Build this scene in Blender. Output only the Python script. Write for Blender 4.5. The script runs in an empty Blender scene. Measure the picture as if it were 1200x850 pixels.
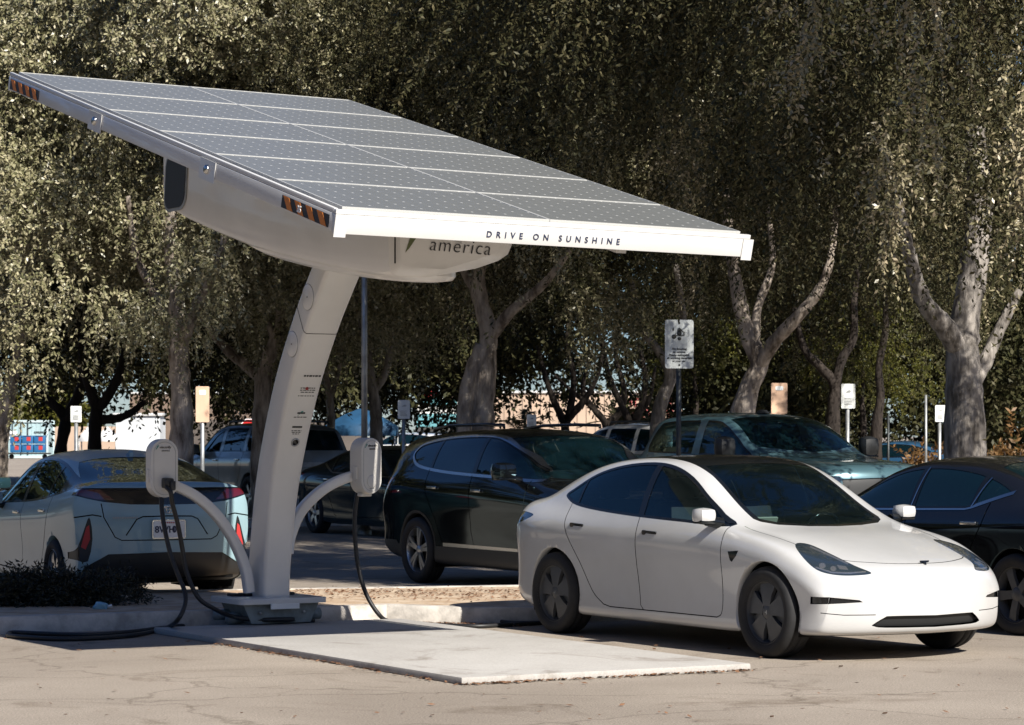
import bpy, bmesh, math, random
import numpy as np
from mathutils import Vector, Matrix
from mathutils.bvhtree import BVHTree
random.seed(7)
R = math.radians
sc = bpy.context.scene
COL = sc.collection
F, YH, CH = 3150.0, 509.0, 1.64          # focal length (px at 1200 wide), horizon row, eye height
TH = R(29.84)                             # the parking rows run at this angle to the picture
A = Vector((math.cos(TH), math.sin(TH), 0))     # across the stalls
B = Vector((-math.sin(TH), math.cos(TH), 0))    # along the stalls, away from the street

def g(px, py, z=0.0):
    Y = (CH - z) * F / (py - YH)
    return Vector(((px - 600) / F * Y, Y, z))

def at(px, py, Y):
    return Vector(((px - 600) / F * Y, Y, CH - (py - YH) / F * Y))

# ------------------------------------------------------------------ camera, light, sky
cam = bpy.data.cameras.new('camera')
cam.lens = 36 * F / 1200; cam.sensor_width = 36; cam.sensor_fit = 'HORIZONTAL'
cam.shift_y = (YH - 425) / 1200
cam.clip_start = 0.5; cam.clip_end = 6000
cam.dof.use_dof = True; cam.dof.focus_distance = 19.5; cam.dof.aperture_fstop = 13
co = bpy.data.objects.new('camera', cam); COL.objects.link(co)
co.location = (0, 0, CH); co.rotation_euler = (R(90), 0, 0)
sc.camera = co
SUN_TO = Vector((0.75, -1.09, 1.0)).normalized()
sl = bpy.data.lights.new('sun', 'SUN'); sl.energy = 5.0; sl.angle = R(0.5); sl.color = (1.0, 0.945, 0.86)
so = bpy.data.objects.new('sun', sl); COL.objects.link(so)
so.rotation_euler = (-SUN_TO).to_track_quat('-Z', 'Y').to_euler(); so.location = (10, -10, 30)
w = bpy.data.worlds.new('World'); sc.world = w; w.use_nodes = True
nt = w.node_tree
sky = nt.nodes.new('ShaderNodeTexSky'); sky.sky_type = 'NISHITA'; sky.sun_disc = False
sky.sun_elevation = math.asin(SUN_TO.z); sky.sun_rotation = math.atan2(SUN_TO.x, SUN_TO.y)
sky.ozone_density = 2.5; sky.air_density = 1.0; sky.dust_density = 0.15
bg = nt.nodes['Background']; bg.inputs['Strength'].default_value = 0.05
tint = nt.nodes.new('ShaderNodeMix'); tint.data_type = 'RGBA'; tint.blend_type = 'MULTIPLY'; tint.inputs[0].default_value = 1.0
tint.inputs[7].default_value = (0.56, 0.70, 0.96, 1)          # the cool cast of the shade
nt.links.new(sky.outputs[0], tint.inputs[6]); nt.links.new(tint.outputs[2], bg.inputs[0])
sc.view_settings.view_transform = 'Standard'; sc.view_settings.look = 'None'
sc.view_settings.gamma = 1; sc.view_settings.exposure = 0.9
sc.cycles.max_bounces = 8; sc.cycles.diffuse_bounces = 3; sc.cycles.transparent_max_bounces = 16
sc.cycles.use_denoising = True

# ------------------------------------------------------------------ materials
def mat(name, col, rough=0.5, metal=0.0, spec=0.5, coat=0.0, var=0.0, vscale=3.0, bump=0.0, bscale=60.0, col2=None, emit=None):
    m = bpy.data.materials.new(name); m.use_nodes = True
    n = m.node_tree; p = n.nodes['Principled BSDF']
    p.inputs['Base Color'].default_value = (*col, 1); p.inputs['Roughness'].default_value = rough
    p.inputs['Metallic'].default_value = metal; p.inputs['Specular IOR Level'].default_value = spec
    p.inputs['Coat Weight'].default_value = coat; p.inputs['Coat Roughness'].default_value = 0.03
    tc = n.nodes.new('ShaderNodeTexCoord')
    if var or col2:
        nz = n.nodes.new('ShaderNodeTexNoise'); nz.inputs['Scale'].default_value = vscale
        nz.inputs['Detail'].default_value = 6; nz.inputs['Roughness'].default_value = 0.6
        n.links.new(tc.outputs['Object'], nz.inputs['Vector'])
        r = n.nodes.new('ShaderNodeValToRGB')
        c2 = col2 or tuple(min(1, c * (1 - var)) for c in col)
        c1 = col if col2 else tuple(min(1, c * (1 + var)) for c in col)
        r.color_ramp.elements[0].position = 0.38; r.color_ramp.elements[1].position = 0.62
        r.color_ramp.elements[0].color = (*c2, 1); r.color_ramp.elements[1].color = (*c1, 1)
        n.links.new(nz.outputs['Fac'], r.inputs['Fac']); n.links.new(r.outputs['Color'], p.inputs['Base Color'])
    if bump:
        nb = n.nodes.new('ShaderNodeTexNoise'); nb.inputs['Scale'].default_value = bscale; nb.inputs['Detail'].default_value = 5
        n.links.new(tc.outputs['Object'], nb.inputs['Vector'])
        bu = n.nodes.new('ShaderNodeBump'); bu.inputs['Strength'].default_value = min(1, bump); bu.inputs['Distance'].default_value = 0.01*max(1, bump)
        n.links.new(nb.outputs['Fac'], bu.inputs['Height']); n.links.new(bu.outputs['Normal'], p.inputs['Normal'])
    if emit:
        p.inputs['Emission Color'].default_value = (*emit[0], 1); p.inputs['Emission Strength'].default_value = emit[1]
    return m

def paint(name, col, metal=0.0, rough=0.35, flake=0.0):
    dark = max(col) < .1
    m = mat(name, col, .05 if dark else rough, metal, 0.55 if dark else .5, 0.0 if dark else 1.0, var=0.05, vscale=1.3)
    if dark: m.node_tree.nodes['Principled BSDF'].inputs['Specular Tint'].default_value = (.45, .82, 1, 1)
    return m

def glass_mat(name, tint, clear, col=(0.008, 0.02, 0.024)):
    """tinted car glass: part see-through, part dark body, glossy on top"""
    m = bpy.data.materials.new(name); m.use_nodes = True
    n = m.node_tree; p = n.nodes['Principled BSDF']; out = n.nodes['Material Output']
    p.inputs['Base Color'].default_value = (*col, 1); p.inputs['Roughness'].default_value = 0.02
    p.inputs['Specular IOR Level'].default_value = 0.6
    gl = n.nodes.new('ShaderNodeBsdfGlossy'); gl.inputs['Roughness'].default_value = 0.015
    gl.inputs['Color'].default_value = (0.55, 0.92, 1.0, 1)
    tr = n.nodes.new('ShaderNodeBsdfTransparent'); tr.inputs['Color'].default_value = (*tint, 1)
    fr = n.nodes.new('ShaderNodeFresnel'); fr.inputs['IOR'].default_value = 1.5
    m1 = n.nodes.new('ShaderNodeMixShader'); m1.inputs[0].default_value = clear
    n.links.new(p.outputs[0], m1.inputs[1])
    m2 = n.nodes.new('ShaderNodeMixShader')
    n.links.new(fr.outputs[0], m2.inputs[0]); n.links.new(tr.outputs[0], m2.inputs[1]); n.links.new(gl.outputs[0], m2.inputs[2])
    n.links.new(m2.outputs[0], m1.inputs[2]); n.links.new(m1.outputs[0], out.inputs['Surface'])
    return m

M = {}
M['black'] = mat('black_plastic', (0.012, 0.013, 0.014), 0.45)
M['gap'] = mat('panel_gap', (0.004, 0.004, 0.004), 0.9, spec=0.1)
M['trim'] = mat('gloss_black_trim', (0.006, 0.007, 0.008), 0.12)
M['tyre'] = mat('tyre_rubber', (0.010, 0.010, 0.011), 0.75, var=0.25, vscale=20)
M['liner'] = mat('arch_liner', (0.006, 0.006, 0.006), 0.95, spec=0.1)
M['aero'] = mat('dark_wheel_cover', (0.065, 0.067, 0.07), 0.42, var=0.1, vscale=9)
M['alloy'] = mat('alloy_rim', (0.42, 0.43, 0.44), 0.28, 0.85)
M['chrome'] = mat('chrome', (0.55, 0.55, 0.54), 0.22, 1.0)
M['lens'] = mat('lamp_glass', (0.02, 0.03, 0.04), 0.03, 0.0, 0.8, 1.0)
M['reflector'] = mat('lamp_reflector', (0.55, 0.57, 0.6), 0.2, 0.9)
M['redlamp'] = mat('tail_lamp_red', (0.16, 0.006, 0.008), 0.08, 0, 0.6, 1.0)
M['darkred'] = mat('tail_lamp_dark', (0.07, 0.004, 0.006), 0.08, 0, 0.6, 1.0)
M['redbright'] = mat('tail_lamp_bright', (0.6, 0.05, 0.02), 0.12, 0, 0.6, 1.0)
M['seat'] = mat('seat_fabric', (0.03, 0.03, 0.032), 0.7, var=0.2, vscale=10)
M['dash'] = mat('dashboard', (0.04, 0.04, 0.042), 0.5)
M['beige'] = mat('sunshade_card', (0.55, 0.5, 0.4), 0.7)
M['glass_clear'] = glass_mat('glass_clear', (0.55, 0.72, 0.74), 0.72, (0.004, 0.008, 0.010))
M['glass_tint'] = glass_mat('glass_tint', (0.35, 0.52, 0.55), 0.45, (0.004, 0.014, 0.018))
M['glass_dark'] = glass_mat('glass_dark', (0.1, 0.14, 0.15), 0.15, (0.003, 0.012, 0.016))
M['plate'] = mat('number_plate', (0.72, 0.74, 0.74), 0.4, var=0.05)
M['navy'] = mat('navy_ink', (0.02, 0.03, 0.07), 0.5)
M['red_ink'] = mat('red_ink', (0.4, 0.03, 0.03), 0.5)
M['ink'] = mat('black_ink', (0.015, 0.015, 0.018), 0.5)
M['teal_ink'] = mat('teal_ink', (0.0, 0.2, 0.17), 0.5)
M['white'] = mat('white_coat', (0.56, 0.555, 0.54), 0.32, var=0.03, vscale=2, coat=0.3)
M['cable'] = mat('cable_rubber', (0.012, 0.012, 0.013), 0.5)
M['galv'] = mat('galvanised_steel', (0.34, 0.35, 0.35), 0.45, 0.6, var=0.2, vscale=6)
M['pole_dark'] = mat('dark_steel', (0.05, 0.055, 0.055), 0.5, 0.5, var=0.2, vscale=6)

# ------------------------------------------------------------------ helpers
def link(o, parent=None):
    COL.objects.link(o)
    if parent is not None: o.parent = parent
    return o

def tag(o, label, cat=None, group=None, kind=None):
    if label: o['label'] = label
    if cat: o['category'] = cat
    if group: o['group'] = group
    if kind: o['kind'] = kind
    return o

def empty(name, loc=(0, 0, 0), rz=0.0, parent=None):
    o = bpy.data.objects.new(name, None); o.empty_display_size = 0.2
    o.location = loc; o.rotation_euler = (0, 0, rz)
    return link(o, parent)

def mesh_obj(name, me, mats, parent=None):
    o = bpy.data.objects.new(name, me)
    for m in (mats if isinstance(mats, (list, tuple)) else [mats]): me.materials.append(m)
    return link(o, parent)

def smooth_by_angle(bm, ang):
    for f in bm.faces: f.smooth = True
    for e in bm.edges:
        if len(e.link_faces) == 2 and e.calc_face_angle(0) > ang: e.smooth = False

class MB:
    """collects shapes into one mesh"""
    def __init__(s): s.bm = bmesh.new(); s.mi = 0
    def _new(s, verts):
        fs = set()
        for v in verts: fs.update(v.link_faces)
        for f in fs: f.material_index = s.mi
    def face(s, pts):
        vs = [s.bm.verts.new(p) for p in pts]
        f = s.bm.faces.new(vs); f.material_index = s.mi; return f
    def box(s, c, size, rz=0, mtx=None, bev=0.0):
        r = bmesh.ops.create_cube(s.bm, size=1.0); vs = r['verts']
        m = Matrix.Translation(c) @ Matrix.Rotation(rz, 4, 'Z') @ (mtx or Matrix()) @ Matrix.Diagonal((*size, 1))
        bmesh.ops.transform(s.bm, matrix=m, verts=vs); s._new(vs)
        if bev:
            es = set(e for v in vs for e in v.link_edges)
            bmesh.ops.bevel(s.bm, geom=list(es), offset=bev, segments=2, affect='EDGES', profile=0.6, material=-1)
        return vs
    def obox(s, o, ax, ay, az, bev=0.0):
        """box from a corner and three edge vectors"""
        o = Vector(o); P = [o, o+ax, o+ax+ay, o+ay, o+az, o+ax+az, o+ax+ay+az, o+ay+az]
        vs = [s.bm.verts.new(p) for p in P]
        fs = [s.bm.faces.new([vs[i] for i in q]) for q in ((0,3,2,1),(4,5,6,7),(0,1,5,4),(1,2,6,5),(2,3,7,6),(3,0,4,7))]
        bmesh.ops.recalc_face_normals(s.bm, faces=fs)
        for f in fs: f.material_index = s.mi
        if bev:
            es = set(e for v in vs for e in v.link_edges)
            bmesh.ops.bevel(s.bm, geom=list(es), offset=bev, segments=2, affect='EDGES', profile=0.6, material=-1)
    def tube(s, pts, rad, seg=8, caps=True):
        pts = [Vector(p) for p in pts]; n = len(pts)
        rad = rad if isinstance(rad, (list, tuple)) else [rad] * n
        rings = []; up = None
        for i, p in enumerate(pts):
            t = (pts[min(i+1, n-1)] - pts[max(i-1, 0)]).normalized()
            if up is None:
                up = Vector((0, 0, 1)) if abs(t.z) < 0.9 else Vector((1, 0, 0))
            x = t.cross(up).normalized(); y = x.cross(t).normalized(); up = y
            rings.append([s.bm.verts.new(p + (x*math.cos(2*math.pi*k/seg) + y*math.sin(2*math.pi*k/seg))*rad[i]) for k in range(seg)])
        for i in range(n-1):
            for k in range(seg):
                f = s.bm.faces.new((rings[i][k], rings[i][(k+1) % seg], rings[i+1][(k+1) % seg], rings[i+1][k])); f.material_index = s.mi
        if caps:
            for rg in (rings[0][::-1], rings[-1]):
                f = s.bm.faces.new(rg); f.material_index = s.mi
    def lathe(s, prof, mtx=None, seg=32):
        """prof: (radius, height) pairs turned about local Z"""
        mtx = mtx or Matrix(); rings = []
        for r, h in prof:
            if r < 1e-5: rings.append([s.bm.verts.new(mtx @ Vector((0, 0, h)))])
            else: rings.append([s.bm.verts.new(mtx @ Vector((r*math.cos(2*math.pi*k/seg), r*math.sin(2*math.pi*k/seg), h))) for k in range(seg)])
        for a, b in zip(rings, rings[1:]):
            for k in range(seg):
                k2 = (k+1) % seg
                if len(a) == 1 and len(b) == 1: continue
                if len(a) == 1: q = (a[0], b[k2], b[k])
                elif len(b) == 1: q = (a[k], a[k2], b[0])
                else: q = (a[k], a[k2], b[k2], b[k])
                f = s.bm.faces.new(q); f.material_index = s.mi
    def prism(s, poly, o, ux, uy, depth, bev=0.0):
        """flat outline poly (2D) placed at o in axes ux, uy, pushed along depth vector"""
        o, ux, uy, depth = map(Vector, (o, ux, uy, depth))
        a = [s.bm.verts.new(o + ux*p[0] + uy*p[1]) for p in poly]
        b = [s.bm.verts.new(o + ux*p[0] + uy*p[1] + depth) for p in poly]
        n = len(poly); fs = [s.bm.faces.new(a[::-1]), s.bm.faces.new(b)]
        for i in range(n): fs.append(s.bm.faces.new((a[i], a[(i+1) % n], b[(i+1) % n], b[i])))
        bmesh.ops.recalc_face_normals(s.bm, faces=fs)
        for f in fs: f.material_index = s.mi
        if bev: bmesh.ops.bevel(s.bm, geom=list(fs[1].edges), offset=bev, segments=2, affect='EDGES', profile=0.6, material=-1)
    def build(s, name, mats, parent=None, ang=35, loc=None):
        smooth_by_angle(s.bm, R(ang))
        me = bpy.data.meshes.new(name); s.bm.to_mesh(me); s.bm.free()
        o = mesh_obj(name, me, mats, parent)
        if loc is not None: o.location = loc
        return o

def crv(pts, n=8, closed=False):
    """Catmull-Rom through points of any dimension"""
    P = [np.array(p, float) for p in pts]; out = []; m = len(P)
    for i in range(m if closed else m-1):
        p0, p1, p2, p3 = (P[(i-1) % m] if closed or i > 0 else 2*P[0]-P[1]), P[i], P[(i+1) % m], (P[(i+2) % m] if closed or i+2 < m else 2*P[-1]-P[-2])
        for k in range(n):
            t = k/n
            out.append(0.5*((2*p1) + (-p0+p2)*t + (2*p0-5*p1+4*p2-p3)*t*t + (-p0+3*p1-3*p2+p3)*t**3))
    if not closed: out.append(P[-1])
    return [tuple(float(c) for c in q) for q in out]

def rrect(w_, h, r, n=5):
    pts = []
    for cx, cy, a0 in ((w_/2-r, h/2-r, 0), (-w_/2+r, h/2-r, 90), (-w_/2+r, -h/2+r, 180), (w_/2-r, -h/2+r, 270)):
        for k in range(n+1):
            a = R(a0 + 90*k/n); pts.append((cx + r*math.cos(a), cy + r*math.sin(a)))
    return pts

def text_obj(name, body, size, o, ux, uy, material, parent, shear=0.0, ext=0.002, align='LEFT', space=1.0, bold=0.0, inv=None):
    c = bpy.data.curves.new(name, 'FONT'); c.body = body; c.size = size; c.shear = shear; c.extrude = ext
    c.align_x = align; c.space_character = space; c.offset = bold; c.resolution_u = 3
    t = bpy.data.objects.new(name, c); COL.objects.link(t)
    dg = bpy.context.evaluated_depsgraph_get()
    me = bpy.data.meshes.new_from_object(t.evaluated_get(dg)); COL.objects.unlink(t); bpy.data.objects.remove(t)
    ux = Vector(ux).normalized(); uy = Vector(uy).normalized(); uz = ux.cross(uy)
    m = Matrix(((ux.x, uy.x, uz.x, o[0]), (ux.y, uy.y, uz.y, o[1]), (ux.z, uy.z, uz.z, o[2]), (0, 0, 0, 1)))
    if inv is not None: m = inv @ m
    me.transform(m); me.name = name; me.materials.clear()
    return mesh_obj(name, me, material, parent)
# ------------------------------------------------------------------ cars
def bs_basis(n, per):
    """clamped uniform cubic B-spline basis, per samples in each span"""
    k = 3; kn = np.concatenate([np.zeros(k), np.arange(n-k+1), np.full(k, n-k)]).astype(float)
    t = np.linspace(0, n-k, (n-k)*per+1); t[-1] -= 1e-9
    N = np.zeros((len(t), len(kn)-1))
    for i in range(len(kn)-1): N[:, i] = ((t >= kn[i]) & (t < kn[i+1])).astype(float)
    for d in range(1, k+1):
        M_ = np.zeros((len(t), len(kn)-1-d))
        for i in range(len(kn)-1-d):
            a = (t-kn[i])/(kn[i+d]-kn[i])*N[:, i] if kn[i+d] > kn[i] else 0
            b = (kn[i+d+1]-t)/(kn[i+d+1]-kn[i+1])*N[:, i+1] if kn[i+d+1] > kn[i+1] else 0
            M_[:, i] = a+b
        N = M_
    return N

def car_surface(rows, nu, nv):
    C = []
    for (x, bow, zb, W, zbelt, wb, wc, zc, zt) in rows:
        h = zbelt-zb
        pts = [(0, zb), (.5*wc, zb), (wc-.07, zb), (wc+.012, zb), (W-.07, zb), (W-.028, zb+.05*h), (W-.038, zb+.2*h), (W-.03, zb+.5*h), (W+.006, zb+.77*h),
               (W*.6+wb*.4, zb+.91*h), (wb, zbelt), (.5*wb+.5*wc+.02*min(1, max(0, (zc-zbelt)*4)), zbelt*.45+zc*.55),
               (wc+.012, zc-.008), (wc-.07, zc*.62+zt*.38), (.5*wc, zt), (0, zt)]
        C.append([(x-bow*(y/.9)**2, y, z) for y, z in pts])
    C = np.array(C)
    for i in (0, -1): C[i, :, 2] = C[i, :, 2].mean()
    return np.einsum('ui,ijk,vj->uvk', bs_basis(len(rows), nu), C, bs_basis(C.shape[1], nv))

def inside2(p, poly):
    x, y = p; c = False; j = len(poly)-1
    for i in range(len(poly)):
        xi, yi = poly[i]; xj, yj = poly[j]
        if (yi > y) != (yj > y) and x < (xj-xi)*(y-yi)/(yj-yi)+xi: c = not c
        j = i
    return c

def clip_x(poly, lo, hi):
    def half(P, f):
        out = []
        for i in range(len(P)):
            a, b = P[i-1], P[i]; fa, fb = f(a), f(b)
            if (fa >= 0) != (fb >= 0):
                t = fa/(fa-fb); out.append((a[0]+(b[0]-a[0])*t, a[1]+(b[1]-a[1])*t))
            if fb >= 0: out.append(b)
        return out
    return half(half(poly, lambda p: p[0]-lo), lambda p: hi-p[0])

def inset(poly, d):
    n = len(poly); ar = sum(poly[i-1][0]*poly[i][1]-poly[i][0]*poly[i-1][1] for i in range(n)); sg = 1 if ar > 0 else -1
    out = []
    for i in range(n):
        a, b, c = Vector(poly[i-1]), Vector(poly[i]), Vector(poly[(i+1) % n])
        e1 = (b-a); e2 = (c-b)
        if e1.length < 1e-6 or e2.length < 1e-6: out.append(tuple(b)); continue
        e1.normalize(); e2.normalize()
        n1 = Vector((-e1.y, e1.x))*sg; n2 = Vector((-e2.y, e2.x))*sg; m = (n1+n2)
        if m.length < 1e-3: out.append(tuple(b)); continue
        m = m/max(.5, (1+n1.dot(n2))) if True else m
        out.append((b.x+m.x*d, b.y+m.y*d))
    return out

def strip(line, wd):
    L, Rr = [], []
    n = len(line)
    for i in range(n):
        a = Vector(line[max(0, i-1)]); b = Vector(line[min(n-1, i+1)]); t = (b-a).normalized(); nn = Vector((-t.y, t.x))*wd/2
        p = Vector(line[i]); L.append(tuple(p+nn)); Rr.append(tuple(p-nn))
    return L + Rr[::-1]

PROJ = {'side': (Vector((0, 1, 0)), Vector((1, 0, 0)), Vector((0, 0, 1))),      # direction, then the two drawing axes
        'front': (Vector((1, 0, 0)), Vector((0, 1, 0)), Vector((0, 0, 1))),
        'rear': (Vector((-1, 0, 0)), Vector((0, 1, 0)), Vector((0, 0, 1))),
        'top': (Vector((0, 0, 1)), Vector((1, 0, 0)), Vector((0, 1, 0)))}

class Car:
    def __init__(s, rows, nu=7, nv=5, wheels=(1.4, -1.4), wr=.335, arch=.38, arch_y=.5):
        S = car_surface(rows, nu, nv); nu_, nv_ = S.shape[:2]
        s.bm = bmesh.new(); s.lab = s.bm.faces.layers.int.new('lab')
        V = [[s.bm.verts.new(S[i, j]) for j in range(nv_)] for i in range(nu_)]
        for i in range(nu_-1):
            for j in range(nv_-1): s.bm.faces.new((V[i][j], V[i][j+1], V[i+1][j+1], V[i+1][j]))
        bmesh.ops.recalc_face_normals(s.bm, faces=s.bm.faces)
        s.bm.normal_update()
        # normals must point outward
        f = max(s.bm.faces, key=lambda q: q.calc_center_median().y)
        if f.normal.y < 0: bmesh.ops.reverse_faces(s.bm, faces=s.bm.faces); s.bm.normal_update()
        s.labels = {}; s.wheels = wheels; s.wr = wr; s.arch = arch
        for x in wheels:
            c = [(x+arch*math.cos(2*math.pi*k/44), wr+arch*math.sin(2*math.pi*k/44)) for k in range(44)]
            s.region('hole', c, 'side', thr=-2, box=lambda p: p.y > arch_y)
    def lid(s, name):
        if name not in s.labels: s.labels[name] = len(s.labels)+1
        return s.labels[name]
    def region(s, name, poly, proj='side', thr=.05, box=None, over=None):
        d, ux, uy = PROJ[proj] if isinstance(proj, str) else proj
        lay = s.lab; bm = s.bm; k = s.lid(name); ov = None if over is None else {0 if o == 'body' else s.lid(o) for o in over}
        if over is None: ov = None
        xs = [p[0] for p in poly]; ys = [p[1] for p in poly]; e = .004
        x0, x1, y0, y1 = min(xs)-e, max(xs)+e, min(ys)-e, max(ys)+e
        cand = {}
        def info(f):
            q = [(v.co.dot(ux), v.co.dot(uy)) for v in f.verts]
            a = [p[0] for p in q]; b = [p[1] for p in q]
            return (min(a), max(a), min(b), max(b))
        hole = s.labels.get('hole', -1)
        for f in bm.faces:
            if f[lay] == hole and name != 'hole': continue
            if f.normal.dot(d) <= thr: continue
            if box and not box(f.calc_center_median()): continue
            if ov is not None and f[lay] not in ov: continue
            b = info(f)
            if b[1] < x0 or b[0] > x1 or b[3] < y0 or b[2] > y1: continue
            cand[f] = b
        n = len(poly)
        for i in range(n):
            p, q = poly[i-1], poly[i]
            dx, dy = q[0]-p[0], q[1]-p[1]
            if dx*dx+dy*dy < 1e-10: continue
            a0, a1, b0, b1 = min(p[0], q[0])-1e-4, max(p[0], q[0])+1e-4, min(p[1], q[1])-1e-4, max(p[1], q[1])+1e-4
            fs = [f for f, b in cand.items() if b[1] >= a0 and b[0] <= a1 and b[3] >= b0 and b[2] <= b1]
            if not fs: continue
            no = (ux*(-dy)+uy*dx).normalized(); cop = ux*p[0]+uy*p[1]
            geom = list(fs)+list({e_ for f in fs for e_ in f.edges})+list({v for f in fs for v in f.verts})
            for f in fs: del cand[f]
            r = bmesh.ops.bisect_plane(bm, geom=geom, dist=2e-5, plane_co=cop, plane_no=no)
            for f in r['geom']:
                if isinstance(f, bmesh.types.BMFace) and f.is_valid: cand[f] = info(f)
            for f in fs:
                if f.is_valid and f not in cand: cand[f] = info(f)
        for f in cand:
            if not f.is_valid: continue
            c = f.calc_center_median()
            if inside2((c.dot(ux), c.dot(uy)), poly): f[lay] = k
        bm.normal_update()
    def y_at(s, x, z):
        if not hasattr(s, 'tree'): s.tree = BVHTree.FromBMesh(s.bm)
        h = s.tree.ray_cast(Vector((x, 3, z)), Vector((0, -1, 0)))
        return h[0].y if h[0] else .85
    def hit(s, o, d):
        if not hasattr(s, 'tree'): s.tree = BVHTree.FromBMesh(s.bm)
        return s.tree.ray_cast(Vector(o), Vector(d))
    def finish(s, root, parts, body_mats, body_labels):
        """parts: label -> (object name, material, push, 'pair'|'one', parent label, extra labels {label: material})"""
        bm = s.bm; lay = s.lab
        hole = s.labels['hole']
        bmesh.ops.delete(bm, geom=[f for f in bm.faces if f[lay] == hole], context='FACES')
        # wheel arch lips
        for x in s.wheels:
            es = [e for e in bm.edges if len(e.link_faces) == 1 and all(abs(math.hypot(v.co.x-x, v.co.z-s.wr)-s.arch) < .006 for v in e.verts) and e.verts[0].co.y > .6]
            if es:
                r = bmesh.ops.extrude_edge_only(bm, edges=es)
                for v in r['geom']:
                    if isinstance(v, bmesh.types.BMVert): v.co.y -= .07
        bm.normal_update()
        for v in bm.verts:
            if abs(v.co.y) < 1e-4: v.co.y = 0
        made = {}
        def extract(labels, push, mirror, both):
            idx = {}; co = []; no = []; fc = []; mi = []
            for f in bm.faces:
                if f[lay] not in labels: continue
                m_, pu = labels[f[lay]]
                for sgn in ((1, -1) if both else ((-1,) if mirror else (1,))):
                    q = []
                    for v in f.verts:
                        key = (v.index, sgn if abs(v.co.y) > 1e-4 else 1, pu)
                        if key not in idx:
                            nn = v.normal.copy()
                            if abs(v.co.y) < 1e-4: nn.y = 0; nn.normalize()
                            p = v.co + nn*pu; idx[key] = len(co)
                            co.append((p.x, p.y*sgn, p.z)); no.append((nn.x, nn.y*sgn, nn.z))
                        q.append(idx[key])
                    if sgn < 0: q = q[::-1]
                    fc.append(q); mi.append(m_)
            me = bpy.data.meshes.new('part'); me.from_pydata(co, [], fc)
            if not fc: return None
            me.polygons.foreach_set('material_index', mi); me.polygons.foreach_set('use_smooth', [True]*len(fc))
            me.update(); me.normals_split_custom_set_from_vertices(no)
            return me
        bm.verts.index_update()
        lab0 = {0: (0, 0.0)}
        for i, (l, pu) in enumerate(body_labels):
            if l in s.labels: lab0[s.labels[l]] = (i+1, pu)
        me = extract(lab0, 0, False, True); me.name = 'body'
        body = mesh_obj('body', me, body_mats, root)
        for l, (nm, m_, pu, mode, par, extra) in parts.items():
            if l not in s.labels: continue
            labs = {s.labels[l]: (0, pu)}; mats = [m_]
            for el, (em, ep) in (extra or {}).items():
                if el in s.labels: labs[s.labels[el]] = (len(mats), ep); mats.append(em)
            for mir in ((False, True) if mode == 'pair' else (None,)):
                me = extract(labs, pu, bool(mir), mir is None)
                if me is None: continue
                me.name = nm
                p = made.get((par, mir)) or made.get((par, None)) or root
                made[(l, mir)] = mesh_obj(nm, me, mats, p)
        bm.free()
        return body, made

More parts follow.
